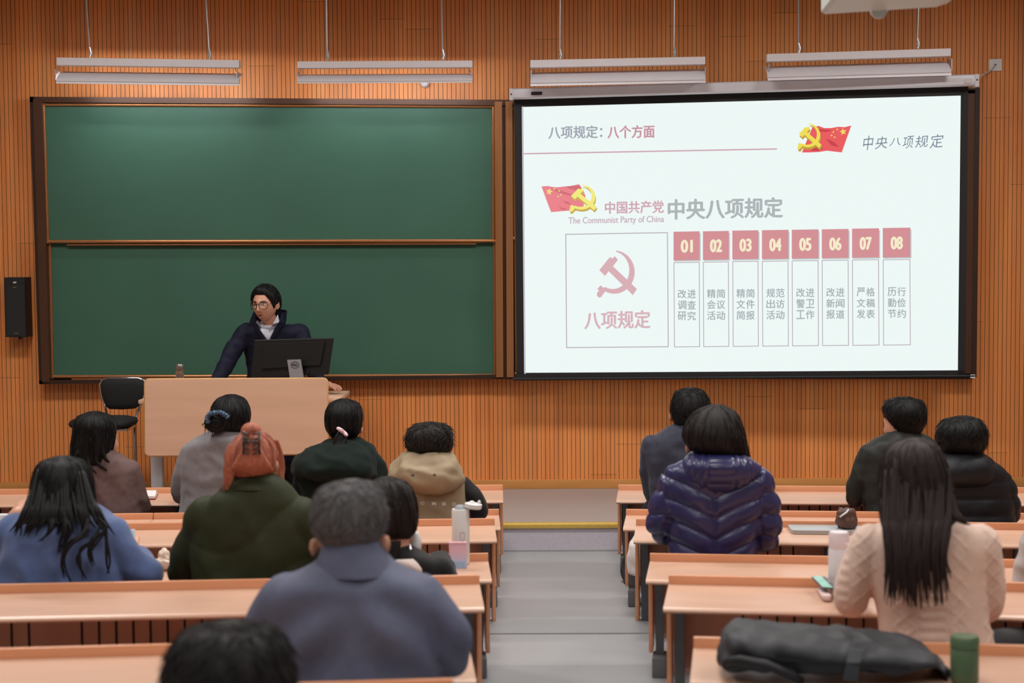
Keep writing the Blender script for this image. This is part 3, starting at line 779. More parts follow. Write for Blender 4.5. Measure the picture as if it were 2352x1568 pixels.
zb = zdesk
q2 = [q[3], q[2], Vector((q[2].x + .006, q[2].y, zb + .01)), Vector((q[3].x + .006, q[3].y, zb + .01))]
mb = MB(); mb.hexa(*q, (0, .03, 0)); mb.hexa(*q2, (0, .03, 0)); st = mb.build('stand_neck', M_stand, mo)
MB().box(((q[2].x + q[3].x) / 2, YM - .04, zb + .0075), (.22, .17, .012), bev=.004).build('stand_base', M_stand, mo, smooth='auto')
MB().box(((q[0].x + q[1].x) / 2 + .01, YM - .025, (q[0].z + q[1].z) / 2 - .03), (.05, .07, .05)).build('stand_mount', M_mon, mo)
ctr = P(677.5, 837.5, YM - .103)
kk = (YM - .1) / F
lg = MB(); lg.tube([ctr + Vector((9 * kk * math.cos(t * PI / 14), 0, 7.2 * kk * math.sin(t * PI / 14))) for t in range(28)], .0013, 5, closed=True)
vs, fs = text2d('DELL', .03)
lg.add([ctr + Vector(((u - .5) * 13.5 * kk, -.001, (v - .5) * 5 * kk)) for u, v in vs], fs)
lg.build('maker_mark', mat('mark_black', (20, 20, 22), rough=.5), st, root=mo)
mb = MB(); mb.tube([mp(.45, .9, .02), mp(.56, .98, .05), mp(.5, 1.1, .03)], .004, 6); mb.tube([mp(.74, .86, .01), mp(.72, .96, .04), mp(.66, 1.08, .03)], .004, 6); mb.build('plug_lead', M_knob, mo)
# glass tea bottle on the table behind the panel
gl = thing('tea_bottle', 'small glass tea bottle with a steel cap behind the lectern panel', 'bottle', P(412, 905, YLC + .22))
bz = zdesk + .002; bx = P(413, 860, YLC + .22).x; by = YLC + .22; k2 = by / F
topz = P(413, 836, by).z
mb = MB(); mb.lathe((bx, by, bz), [(.026, .0), (.028, .004), (.028, topz - bz - .06), (.024, topz - bz - .045)], 24); mb.build('glass', mat('bottle_glass', (225, 225, 215), rough=.06, trans=.92), gl, smooth='auto')
mb = MB(); mb.lathe((bx, by, topz - .042), [(.028, 0), (.03, .004), (.03, .036), (.026, .042)], 24); mb.build('cap', mat('cap_steel', (150, 140, 135), rough=.3, metal=.8, var=.05), gl, smooth='auto')
mb = MB(); mb.lathe((bx, by, bz + .003), [(.022, .0), (.024, .002), (.024, .075)], 20); mb.build('tea', mat('tea_brown', (110, 80, 62), rough=.2), gl, smooth='auto')
tag(MB().ball((P(421, 869, YLC + .12).x, YLC + .12, zdesk + .045), (.012, .012, .045), 12).build('yellow_marker', mat('marker_yellow', (230, 165, 40), rough=.5), smooth=True), 'yellow marker tip showing over the lectern panel beside the tea bottle', 'marker')
# chair behind the lectern
ch = thing('office_chair', 'black visitor chair with chrome frame left of the lectern', 'chair', (P(282, 1000, 11.15).x, 11.15, STAGE_Z))
M_fab = mat('chair_fabric', (21, 21, 22), rough=.85, scale=(300, 300, 300), var=.2, bump=.1)
M_chr = mat('chrome', (205, 205, 210), rough=.14, metal=1, var=.03)
YC = 11.2
def cushion(outline, yy, dy, name, m, par, rt):
    """padded board: outline in pixels, thickness dy, domed"""
    pts = [P(x, y, yy) for x, y in outline]; c = sum(pts, Vector()) / len(pts); n = len(pts)
    mb = MB(); rings = [(.0, -1.0, .5), (.6, -.95, .9), (.9, -.7, 1), (1.0, -.2, 1), (1.0, .3, 1), (.93, .8, 1), (.6, 1, 1)]
    vs = []
    for sc, dd, _ in rings: vs += [c + (p - c) * max(sc, .02) + Vector((0, dd * dy, 0)) for p in pts]
    fs = [(i * n + k, i * n + (k + 1) % n, (i + 1) * n + (k + 1) % n, (i + 1) * n + k) for i in range(len(rings) - 1) for k in range(n)]
    fs += [tuple(range(n)), tuple(range((len(rings) - 1) * n, len(rings) * n))]
    mb.add(vs, fs); return mb.build(name, m, par, smooth=True, root=rt)
ol = [(231, 882), (236, 873), (247, 869.5), (282, 869), (318, 870), (329, 874), (334, 883), (333, 899), (328, 916), (320, 932), (309, 938), (280, 940), (252, 939), (243, 932), (236, 915), (232, 899)]
cushion(ol, YC, .03, 'backrest', M_fab, ch, ch)
k3 = YC / F
mb = MB(); rim = [(241, 931), (233, 905), (229.5, 882), (236, 871.5), (247, 868), (318, 868.5), (330, 872.5), (335.5, 883), (330, 905), (322, 932), (312, 958)]
mb.tube([P(245, 950, YC - .02)] + [P(x, y, YC + .0) for x, y in rim], .009, 8)
for xx, sgn in ((250, -1), (309, 1)):
    p0 = P(245 if sgn < 0 else 312, 950 if sgn < 0 else 958, YC - .02 if sgn < 0 else YC)
    seatz = P(250, 975, YC - .2).z
    mb.tube([p0, Vector((p0.x, YC - .03, seatz - .02)), Vector((p0.x, YC - .06, STAGE_Z + .03)), Vector((p0.x, YC - .2, STAGE_Z + .012)), Vector((p0.x, YC - .52, STAGE_Z + .012))], .011, 8)
mb.build('frame', M_chr, ch, smooth=True)
sz = P(240, 968, YC - .22).z
xl, xr = P(165, 970, YC - .25).x, P(311, 975, YC - .25).x
mb = MB(); n = 28; vs = []
rings = [(.0, .036), (.75, .034), (.95, .02), (1, 0), (.96, -.02), (.8, -.03), (.0, -.03)]
for sc, dz in rings:
    for k in range(n):
        a = 2 * PI * k / n; cx_ = math.copysign(abs(math.cos(a)) ** .55, math.cos(a)); cy_ = math.copysign(abs(math.sin(a)) ** .55, math.sin(a))
        vs.append(Vector(((xl + xr) / 2 + max(sc, .01) * cx_ * (xr - xl) / 2, YC - .25 + max(sc, .01) * cy_ * .2, sz + dz)))
mb.add(vs, [(i * n + k, i * n + (k + 1) % n, (i + 1) * n + (k + 1) % n, (i + 1) * n + k) for i in range(len(rings) - 1) for k in range(n)] + [tuple(range(n)), tuple(range(6 * n, 7 * n))])
mb.build('seat', M_fab, ch, smooth=True)
mb = MB(); mb.box(((xl + xr) / 2 + .05, YC - .25, sz - .042), (.28, .25, .02), bev=.006); mb.build('seat_plate', M_chr, ch, smooth='auto')
# ================================================================== people: tools
M_skin = mat('skin', (206, 150, 124), rough=.5, scale=(40, 40, 40), var=.05, bump=.03)
M_skin2 = mat('skin_warm', (198, 138, 110), rough=.5, scale=(40, 40, 40), var=.05)
def hairmat(name, rgb, var=.35, rough=.5):
    return mat(name, rgb, rough=rough, scale=(260, 260, 9), var=var, bump=.5, bscale=(420, 420, 10), spec=.22)
M_hair = hairmat('hair_black', (15, 14, 15))
M_hairb = hairmat('hair_dark_brown', (28, 22, 21))
M_hairg = hairmat('hair_grey', (92, 89, 90), var=.55, rough=.6)
M_hairr = hairmat('hair_copper', (176, 106, 84), var=.3)
def PYZ(z, d, px=1176):
    a, b = P(px, 800, d).z, P(px, 1400, d).z
    return 800 + (z - a) / (b - a) * 600
def desk_y(side, r, px):
    loc, ang, Ht, z0 = DESKS[(side, r, 0)]
    y = loc.y
    for _ in range(6): y = loc.y + (P(px, 1200, y).x - loc.x) * math.tan(ang)
    return y
def catmull(rows, sub=5):
    out = []; n = len(rows)
    for i in range(n - 1):
        p0, p1, p2, p3 = rows[max(i - 1, 0)], rows[i], rows[i + 1], rows[min(i + 2, n - 1)]
        for k in range(sub):
            t = k / sub
            out.append([.5 * (2 * b + (c - a) * t + (2 * a - 5 * b + 4 * c - e) * t * t + (3 * b - a - 3 * c + e) * t ** 3) for a, b, c, e in zip(p0, p1, p2, p3)])
    out.append(list(rows[-1])); return out
def rows_world(d, rows):
    """(y, xl, xr, ratio, dy) in pixels at depth d -> (cx, cy, cz, half width, half depth) in metres"""
    R = []
    for r in rows:
        y, xl, xr = r[:3]; ra = r[3] if len(r) > 3 else 1.1; dy = r[4] if len(r) > 4 else 0
        c = P((xl + xr) / 2, y, d + dy); hw = (xr - xl) / 2 * (d + dy) / F
        R.append([c.x, c.y, c.z, hw, hw * ra])
    return R
def loft(mb, R, n=36, sub=5, e=1.0, amp=0, freq=(9, 6), seed=0, cap=True, scale=1.0):
    L = catmull(R, sub); vs = []
    for cx, cy, cz, hw, hd in L:
        for k in range(n):
            a = 2 * PI * k / n; ca, sa = math.cos(a), math.sin(a)
            ca = math.copysign(abs(ca) ** e, ca); sa = math.copysign(abs(sa) ** e, sa)
            o = 1.0
            if amp: o = 1 + amp * noise.noise((math.cos(a) * freq[0] + seed * 7.3, math.sin(a) * freq[0], cz * freq[1])) / max(hw, .02)
            vs.append(Vector((cx + hw * ca * o * scale, cy + hd * sa * o * scale, cz)))
    N = len(L)
    fs = [(i * n + k, i * n + (k + 1) % n, (i + 1) * n + (k + 1) % n, (i + 1) * n + k) for i in range(N - 1) for k in range(n)]
    fs += [tuple(reversed(range(n))), tuple(range((N - 1) * n, N * n))]
    mb.add(vs, fs); return L
def strands(mb, L, count, ln, lift, r=.0016, seed=1, t0=(0, .8), back=False, curl=.0, drop=0):
    rnd = random.Random(seed); N = len(L)
    for _ in range(count):
        a = rnd.uniform(0, 2 * PI) if not back else rnd.uniform(PI * 1.05, PI * 1.95)
        t = rnd.uniform(*t0); dt = ln * rnd.uniform(.5, 1.3); da = rnd.gauss(0, curl); lf = lift * rnd.uniform(.2, 1.4)
        pts = []; rs = []
        for k in range(6):
            u = k / 5; tt = min((t + dt * u), 1) * (N - 1); i = min(int(tt), N - 2); f_ = tt - i
            cx, cy, cz, hw, hd = [x * (1 - f_) + y * f_ for x, y in zip(L[i], L[i + 1])]
            aa = a + da * u; o = .001 + lf * u * u
            pts.append(Vector((cx + (hw + o) * math.cos(aa), cy + (hd + o) * math.sin(aa), cz - drop * u * u)))
            rs.append(r * (1 - .85 * u ** 2))
        if (pts[0] - pts[-1]).length > .006: mb.tube(pts, rs, 5)
def remesh(mb, name, mats, parent, vox=.011, sm=5, disp=None, sub=0):
    me = bpy.data.meshes.new(name); me.from_pydata([tuple(v) for v in mb.v], [], mb.f)
    bm = bmesh.new(); bm.from_mesh(me); bmesh.ops.recalc_face_normals(bm, faces=bm.faces); bm.to_mesh(me); bm.free()
    o = bpy.data.objects.new(name, me); S.collection.objects.link(o)
    m = o.modifiers.new('r', 'REMESH'); m.mode = 'VOXEL'; m.voxel_size = vox
    if sm:
        m2 = o.modifiers.new('s', 'SMOOTH'); m2.factor = .5; m2.iterations = sm
    dg = bpy.context.evaluated_depsgraph_get(); dg.update()
    me2 = bpy.data.meshes.new_from_object(o.evaluated_get(dg)); bpy.data.objects.remove(o); bpy.data.meshes.remove(me)
    out = MB(); nrm = [v.normal.copy() for v in me2.vertices]
    vs = [v.co.copy() for v in me2.vertices]
    if disp: vs = [v + n * disp(v, n) for v, n in zip(vs, nrm)]
    out.add(vs, [tuple(p.vertices) for p in me2.polygons]); bpy.data.meshes.remove(me2)
    ob = out.build(name, mats, parent, smooth=True)
    ob_w = (out.v, out.f)
    return ob, ob_w
def folds(amp=.006, sx=7, sz=11, seed=0):
    amp *= 1.7
    def f(v, n):
        a = noise.noise((v.x * sx + seed * 3.1, v.y * sx, v.z * sz * .7 + v.x * 4))
        b = noise.noise((v.x * sx * 2.3 + 9, v.y * sx * 2 + seed, v.z * sz * 1.9))
        return amp * ((1 - abs(a) * 2.2) * .8 + b * .5)
    return f
def head_shape(mb, c, s=1.0, yaw=0, pitch=0, roll=0, ears=True, detail=1):
    """a head with face: x right, y forward, z up, chin -.117, crown +.117, eyes at 0"""
    M = Matrix.Rotation(yaw, 3, 'Z') @ Matrix.Rotation(-pitch, 3, 'X') @ Matrix.Rotation(roll, 3, 'Y')
    g = lambda x, m, w: math.exp(-((x - m) / w) ** 2)
    n, m = 56, 44
    vs = []
    for i in range(m + 1):
        th = PI * (i + .02) / (m + .04)
        for k in range(n):
            ph = 2 * PI * k / n
            dx, dy, dz = math.sin(th) * math.cos(ph), math.sin(th) * math.sin(ph), math.cos(th)
            vs.append(M @ (head_point(dx, dy, dz) * s) + Vector(c))
    fs = [(i * n + k, (i + 1) * n + k, (i + 1) * n + (k + 1) % n, i * n + (k + 1) % n) for i in range(m) for k in range(n)]
    fs += [tuple(range(n)), tuple(reversed(range(m * n, (m + 1) * n)))]
    mb.add(vs, fs)
    if ears:
        for sx in (-1, 1):
            ec = Vector((sx * .079, -.012, -.008))
            rot = M @ Matrix.Rotation(sx * .35, 3, 'Z')
            mb.ball(M @ (ec * s) + Vector(c), (.008 * s, .018 * s, .031 * s), 14, rot=rot)
            mb.ball(M @ ((ec + Vector((sx * .006, -.008, .006))) * s) + Vector(c), (.006 * s, .013 * s, .026 * s), 12, rot=rot)
    return M
def head_point(dx, dy, dz):
    g = lambda x, m, w: math.exp(-((x - m) / w) ** 2)
    x, y, z = .075 * dx, .096 * dy, .117 * dz
    t = max(0, -z / .117)
    x *= 1 - .36 * t ** 2.2
    if y > 0: y *= 1 - .06 * t
    else: y *= 1 - .5 * min(1, max(0, (-z - .02) / .07)) ** 1.3
    if dy > 0:
        front = max(0, dy) ** .6
        prof = g(z, -.036, .016) if z < -.036 else g(z, -.036, .03)
        y += front * (.024 * math.exp(-(x / .0125) ** 2) * prof + .008 * math.exp(-((abs(x) - .012) / .008) ** 2) * g(z, -.04, .009))
        y += front * .004 * g(z, .02, .009) * math.exp(-(x / .05) ** 2)
        y -= front * .009 * math.exp(-((abs(x) - .031) / .016) ** 2) * g(z, 0, .012)
        y += front * .0055 * math.exp(-(x / .026) ** 2) * (g(z, -.064, .006) + g(z, -.077, .007))
        y -= front * .003 * math.exp(-(x / .026) ** 2) * g(z, -.0705, .003)
        y += front * .006 * math.exp(-(x / .022) ** 2) * g(z, -.1, .013)
        y += front * .004 * math.exp(-((abs(x) - .045) / .018) ** 2) * g(z, -.03, .02)
    return Vector((x, y, z))
def hand(mb, w, fwd, up, side, s=1.0, curl=.35, spread=.12):
    """palm and five fingers; w wrist, fwd along the palm, up the back of the hand, side +1 thumb to the right"""
    f = Vector(fwd).normalized(); u = Vector(up); u = (u - f * u.dot(f)).normalized(); r = f.cross(u) * side
    w = Vector(w)
    mb.rcone([w - f * .02, w + f * .02 * s, w + f * .055 * s], [.021 * s, .024 * s, .026 * s], 12)
    for k in (-1, -.33, .33, 1):
        mb.rcone([w + f * .01 * s + r * k * .012 * s, w + f * .08 * s + r * k * .03 * s], [.014 * s, .0115 * s], 10)
    for k, ln in ((1, .068), (.35, .078), (-.33, .073), (-1, .056)):
        b = w + f * .082 * s + r * k * .03 * s
        d0 = (f + r * k * spread - u * curl * .5).normalized(); d1 = (f + r * k * spread - u * curl * 1.6).normalized(); d2 = (f + r * k * spread * .5 - u * curl * 2.8).normalized()
        p1 = b + d0 * ln * .45 * s; p2 = p1 + d1 * ln * .32 * s; p3 = p2 + d2 * ln * .25 * s
        mb.rcone([b, p1, p2, p3], [.0098 * s, .0092 * s, .0084 * s, .0072 * s], 10)
    b = w + f * .022 * s + r * .022 * s
    p1 = b + (f * .6 + r * .8 - u * .2).normalized() * .036 * s; p2 = p1 + (f * .9 + r * .35 - u * .3).normalized() * .028 * s
    mb.rcone([b, p1, p2], [.0135 * s, .011 * s, .0088 * s], 10)
def person(label, d, tz, torso, arms, head, top_mat, top_name='jacket', skin=None, vox=.011, disp=None, e=.85, neck=True, sleeves=True, leg_mat=None, handv=None, bodyvox=.0085, armr=.05, group=None, hands=True, seat=.27, legs=True, leg_dx=.1, hw=None, ears=None, leg_sh=0):
    """torso rows (y, xl, xr, ratio, dy); arms = lists of (px, py, dy, r) then ('w', world point, r);
       head = (px, py, scale, yaw, pitch, roll, dy)"""
    mid = torso[len(torso) // 2]
    base = P((mid[1] + mid[2]) / 2, mid[0], d); base.z = tz
    root = thing('person', label, 'person', base, 0, group)
    R = rows_world(d, torso)
    hipz = tz + seat + .02
    lastz = R[-1][2]
    if hipz < lastz - .03:
        l = R[-1]
        R.append([l[0], l[1] + .01, (lastz + hipz) / 2, max(.17, l[3] * .95), max(.125, l[4])]); R.append([l[0], l[1] + .03, hipz, max(.18, l[3]), .15])
    mb = MB(); loft(mb, R, 40, 4, e)
    body = MB()
    loft(body, [[a, b, c_, h * .82, k * .8] for a, b, c_, h, k in R], 28, 3, .9)
    armpts = []
    for arm in arms:
        pts, rs = [], []
        for q in arm:
            if q[0] == 'w':
                w = Vector(q[1]); e_ = pts[-1]
                if group and w.y - e_.y > .25:       # the forearm comes over the edge of the desk
                    pts.append(Vector((w.x * .55 + e_.x * .45, w.y - .19, w.z + .028))); rs.append(q[2] + .004)
                pts.append(w); rs.append(q[2])
            else: pts.append(P(q[0], q[1], d + q[2])); rs.append(q[3])
        armpts.append((pts, rs))
        if sleeves: mb.rcone(pts, rs, 18)
        f = (pts[-1] - pts[-2]).normalized()
        body.rcone(pts + [pts[-1] + f * .03], [r * .62 for r in rs] + [.024], 14)
    jk, jw = remesh(mb, top_name, top_mat, root, vox, 4, disp)
    hx, hy, hs, yaw, pitch, roll = head[:6]; hdy = head[6] if len(head) > 6 else .02
    if hw:                       # fit the skull under the hair: crown px, hair width px
        hs = min(1.22, hw[1] * d / F / .195); hy = hw[0] + (.117 * hs + .017) * F / d
    hc = P(hx, hy, d + hdy)
    M = head_shape(body, hc, hs, yaw, pitch, roll, ears is None)
    for ex, ey, ew, eh in ears or []:                    # ears where they show beside the hair
        ec = P(ex, ey, d + hdy - .01); kk = d / F
        tilt = Matrix.Rotation(.25 if ex < hx else -.25, 3, 'Z') @ Matrix.Rotation(.12 if ex < hx else -.12, 3, 'Y')
        body.ball(ec, (ew * kk, .02, eh * kk), 16, rot=tilt); body.ball(ec + Vector(((-1 if ex < hx else 1) * ew * kk * .5, -.012, eh * kk * .2)), (ew * kk * .7, .012, eh * kk * .8), 14, rot=tilt)
        body.rcone([ec, hc + (ec - hc) * .5], [.012, .02], 10)
    nb = Vector((R[0][0], R[0][1], R[0][2] - .06))
    body.rcone([hc + M @ Vector((0, -.02, -.05)), (hc + nb) / 2 + Vector((0, -.012, -.02)), nb], [.052, .05, .058], 16)
    for i, (pts, rs) in enumerate(armpts):
        if not hands: break
        f = (pts[-1] - pts[-2]).normalized(); fw = Vector((f.x, f.y, f.z * .3))
        if handv and handv.get(i): hand(body, pts[-1] + f * .03, *handv[i])
        else: hand(body, pts[-1] + f * .03, fw, (0, 0, 1), 1 if pts[0].x < R[1][0] else -1)
    if legs:
        tr = MB(); cx, cy = R[-1][0], R[-1][1]
        for sx in (-1, 1):
            hp = Vector((cx + sx * leg_dx, cy, hipz + .06)); kn = Vector((cx + leg_sh + sx * (leg_dx + .04), cy + .33, hipz + .015)); ft = Vector((cx + leg_sh + sx * (leg_dx + .04), cy + .34, tz + .075))
            tr.rcone([hp, kn, ft], [.085, .064, .042], 14)
            body.rcone([hp, kn, ft], [.06, .045, .03], 12); 
        tr.ball((cx, cy, hipz + .07), (.17, .13, .085), 18)
        remesh(tr, 'trousers', leg_mat or M_trous, root, .014, 4)
        sh_ = MB()
        for sx in (-1, 1):
            ft = Vector((cx + leg_sh + sx * (leg_dx + .04), cy + .33, tz))
            sh_ = MB(); sh_.ball(ft + Vector((0, .05, .038)), (.042, .11, .036), 14); sh_.build('shoe', M_shoe, root, smooth=True)
    bo, bw = remesh(body, 'body', skin or M_skin, root, bodyvox, 3)
    return root, jk, jw, hc, M, R
M_trous = mat('trousers_dark', (32, 32, 36), rough=.8, scale=(60, 60, 60), var=.15)
M_shoe = mat('shoe_black', (24, 24, 25), rough=.5)
def cloth(name, rgb, rough=.75, var=.08, sheen=0, weave=420, bump=.12, spec=.3):
    return mat(name, rgb, rough=rough, scale=(30, 30, 30), var=var, bump=bump, bscale=(weave, weave, weave), sheen=sheen, spec=spec)
def hair_part(root, d, rows, m, name='hair', n_str=150, ln=.2, lift=.006, seed=1, amp=.006, freq=(7, 4), e=1.0, t0=(.05, .75), r=.0017, curl=.15, back=False, extra=None, drop=0):
    R = rows_world(d, rows)
    # rounded crown
    a = R[0]; a[2] -= a[3] * .10; R = [[a[0], a[1], a[2] + a[3] * .24, a[3] * .14, a[4] * .14], [a[0], a[1], a[2] + a[3] * .16, a[3] * .58, a[4] * .58]] + R
    mb = MB(); L = loft(mb, R, 44, 6, e, amp, freq, seed)
    strands(mb, L, n_str, ln, lift, r, seed, t0, back, curl, drop)
    if extra: extra(mb, L)
    return mb.build(name, m, root, smooth=True), L
def lock(mb, d, pts, r0, r1, flat=1):
    """a tapering lock of hair through (px, py, dy) points"""
    W_ = [P(x, y, d + dy) for x, y, dy in pts]
    c = []
    for i in range(len(W_) - 1):
        p0, p1, p2, p3 = W_[max(i - 1, 0)], W_[i], W_[i + 1], W_[min(i + 2, len(W_) - 1)]
        for k in range(5):
            t = k / 5; c.append(.5 * (2 * p1 + (p2 - p0) * t + (2 * p0 - 5 * p1 + 4 * p2 - p3) * t * t + (3 * p1 - p0 - 3 * p2 + p3) * t ** 3))
    c.append(W_[-1]); N = len(c)
    mb.tube(c, [(r0 + (r1 - r0) * (i / (N - 1)) ** 1.6) * min(1, .25 + 3.2 * i / (N - 1)) for i in range(N)], 7)
def decal(root, jw, px_fn, body, m, name='lettering', off=.002, bold=0.0):
    bvh = BVHTree.FromPolygons(jw[0], jw[1])
    vs, fs = text2d(body, bold); out = []
    for u, v in vs:
        x, y = px_fn(u, v); dd = ray(x, y).normalized(); o = Vector((0, 0, CAM_Z))
        loc, nn, ix, ds = bvh.ray_cast(o, dd)
        if loc is None: return None
        out.append(loc - dd * off)
    return MB().add(out, fs).build(name, m, root)
def on_surface(jw, px, py, off=.002):
    bvh = BVHTree.FromPolygons(jw[0], jw[1]); dd = ray(px, py).normalized()
    loc, nn, ix, ds = bvh.ray_cast(Vector((0, 0, CAM_Z)), dd)
    return None if loc is None else loc - dd * off
# ================================================================== people
def T(side, r, px, back, up=.052): return desk_point(side, r, px, back + .11) + Vector((0, 0, up))
def DP(side, r, px, gap=.27): return desk_y(side, r + 1, px) + gap
AUD = 'people seated in the hall'
# ---- woman in a brown checked jacket, far left, row 1
d = DP('L', 1, 255)
M_brownj = cloth('brown_check', (104, 82, 80), weave=260, var=.16, bump=.25)
r_, jk, jw, hc, M, R = person('person with black shoulder-length hair in a brown checked jacket, front left', d, 0,
    [(1028, 196, 252, .9), (1045, 186, 275, .75), (1062, 176, 300, .6), (1085, 168, 314, .55), (1130, 165, 318, .58), (1180, 168, 322, .62), (1230, 170, 325, .7)],
    [[(300, 1078, 0, .052), (326, 1165, .06, .047), ('w', T('L', 1, 318, .18), .036)], [(186, 1080, 0, .052), (160, 1165, .06, .047), ('w', T('L', 1, 200, .18), .036)]],
    (222, 1004, .98, math.radians(-50), .05, 0), M_brownj, disp=folds(.005, seed=2), group=AUD, hw=(943, 99))
hair_part(r_, d, [(946, 196, 236, 1.0), (955, 180, 252, 1.05), (972, 170, 263, 1.05), (995, 167, 266, 1.0), (1020, 164, 262, .95, -.01), (1040, 162, 256, .85, -.02), (1058, 163, 248, .7, -.04), (1068, 180, 244, .5, -.05)],
    M_hair, n_str=160, ln=.35, lift=.008, seed=3, amp=.007, freq=(6, 3), extra=lambda mb, L: [lock(mb, d, p, .012, .003) for p in
    ([(232, 1010, -.09), (238, 1045, -.09), (252, 1062, -.08), (276, 1068, -.06)], [(215, 1030, -.1), (222, 1060, -.1), (240, 1076, -.1), (246, 1080, -.1)], [(180, 1030, -.1), (172, 1060, -.11), (180, 1090, -.12)], [(200, 1040, -.1), (206, 1070, -.12), (222, 1086, -.12)])])
# ---- woman in a grey blazer with a bun, row 1
d = DP('L', 1, 490)
M_greyj = cloth('grey_wool', (124, 120, 124), weave=500, var=.1, bump=.2, sheen=.2)
r_, jk, jw, hc, M, R = person('person with a dark bun and blue scrunchie in a light grey blazer, front row', d, 0,
    [(990, 478, 552, .9), (1003, 455, 572, .75), (1016, 430, 588, .6), (1035, 416, 598, .52), (1080, 413, 596, .55), (1130, 418, 592, .6), (1190, 410, 598, .7), (1250, 408, 600, .7)],
    [[(434, 1040, 0, .05), (412, 1110, .02, .048), (416, 1138, .07, .044), ('w', T('L', 1, 425, .2), .036)], [(585, 1045, 0, .05), (600, 1125, .04, .046), ('w', T('L', 1, 570, .2), .036)]],
    (530, 960, .97, math.radians(-35), .1, 0), M_greyj, disp=folds(.004, seed=5), group=AUD, hw=(904, 94))
mbx = MB(); Rc = rows_world(d, [(985, 484, 550, 1.0), (992, 478, 556, 1.0), (1002, 466, 566, .85), (1007, 462, 570, .8)]); loft(mbx, Rc, 30, 4); mbx.build('collar', M_greyj, r_, smooth=True)
def bun(mb, L):
    c = P(497, 969, d - .11)
    for k in range(7):
        a = k * PI / 7
        mb.tube([c + Vector((.05 * math.cos(t * PI / 8) * math.cos(a), -.01 + .035 * math.sin(a), .045 * math.sin(t * PI / 8))) for t in range(16)], .017, 7, closed=True)
    mb.ball(c, (.05, .04, .045), 18)
    rnd = random.Random(4)
    for k in range(26):
        a = rnd.uniform(2.2, 4.6); lock(mb, d, [(497, 970, -.11), (497 + 22 * math.cos(a), 970 + 12 * math.sin(a), -.12), (497 + 34 * math.cos(a) * rnd.uniform(.7, 1.1), 972 + 22 * abs(math.sin(a)) + rnd.uniform(-4, 14), -.12)], .004, .0008)
hair_part(r_, d, [(907, 512, 548, 1.0), (916, 497, 562, 1.05), (934, 486, 573, 1.1), (955, 482, 576, 1.1), (975, 485, 571, 1.05), (990, 492, 556, .9), (998, 500, 545, .7)], M_hair, n_str=140, ln=.25, lift=.004, seed=8, extra=bun, amp=.005)
M_scr = mat('scrunchie_blue', (26, 36, 62), rough=.5, scale=(60, 60, 60), rgb2=(70, 104, 130), bump=.4)
mb = MB(); c = P(500, 962, d - .14); rr_ = []
for t in range(40):
    a = PI * .05 + t * PI * 1.1 / 39; w_ = .004 * math.sin(t * 1.9)
    rr_.append(c + Vector((.056 * math.cos(a), -.012 + w_, .052 * math.sin(a) * .75 + w_)))
mb.tube(rr_, [.013 + .004 * math.sin(t * 1.7) for t in range(40)], 8); mb.build('scrunchie', M_scr, r_, smooth=True)
# ---- woman in a dark green hoodie with a low ponytail, row 1
d = DP('L', 1, 785, .3)
M_dgreen = cloth('dark_green_fleece', (15, 28, 24), spec=.15, sheen=.05, weave=300)
r_, jk, jw, hc, M, R = person('person with a low black ponytail and pink hair tie in a dark green hooded top', d, 0,
    [(1004, 765, 815, .9), (1016, 745, 838, .75), (1032, 718, 862, .6), (1055, 690, 880, .52), (1090, 686, 886, .55), (1140, 692, 884, .6), (1200, 692, 884, .66)],
    [[(705, 1075, 0, .056), (686, 1145, .05, .05), ('w', T('L', 1, 715, .18), .036)], [(868, 1075, 0, .056), (884, 1150, .05, .05), ('w', T('L', 1, 850, .18), .036)]],
    (790, 968, .97, math.radians(-14), .08, 0), M_dgreen, disp=folds(.006, seed=7), ears=[(829, 986, 4, 11)], group=AUD, hw=(914, 87))
mb = MB(); Rh = rows_world(d, [(1012, 755, 830, 1.0, -.01), (1025, 720, 850, .95, -.02), (1045, 690, 866, .9, -.03), (1066, 672, 872, .85, -.045), (1084, 676, 868, .75, -.055), (1098, 712, 856, .6, -.07), (1106, 752, 832, .5, -.08)])
loft(mb, Rh, 44, 5, .95, .012, (3, 5), 4); remesh(mb, 'hood', M_dgreen, r_, .011, 3, folds(.011, 6, 10, 3))
def tail(mb, L):
    for k in range(16):
        rnd = random.Random(k); x0 = 784 + rnd.uniform(-8, 8)
        lock(mb, d, [(x0, 990, -.11 - rnd.uniform(0, .02)), (x0 - 4 + rnd.uniform(-8, 8), 1015, -.14), (x0 - 2 + rnd.uniform(-12, 14), 1032, -.16), (790 + rnd.uniform(-14, 8), 1048 + rnd.uniform(-8, 8), -.165)], .014, .0015)
hair_part(r_, d, [(917, 770, 808, 1.0), (926, 757, 824, 1.05), (945, 747, 832, 1.1), (968, 746, 833, 1.1), (988, 750, 829, 1.05), (1004, 762, 818, .95), (1014, 772, 808, .8)], M_hair, n_str=150, ln=.3, lift=.003, seed=11, extra=tail, amp=.004)
mb = MB(); mb.tube([P(775 + 22 * t / 7, 983 + 17 * (t / 7) ** 1.3, d - .14 - .012 * math.sin(t)) for t in range(8)], [.008, .011, .012, .012, .012, .012, .011, .008], 8); mb.build('hair_tie', mat('tie_pink', (232, 196, 202), rough=.6, scale=(80, 80, 80), bump=.4), r_, smooth=True)
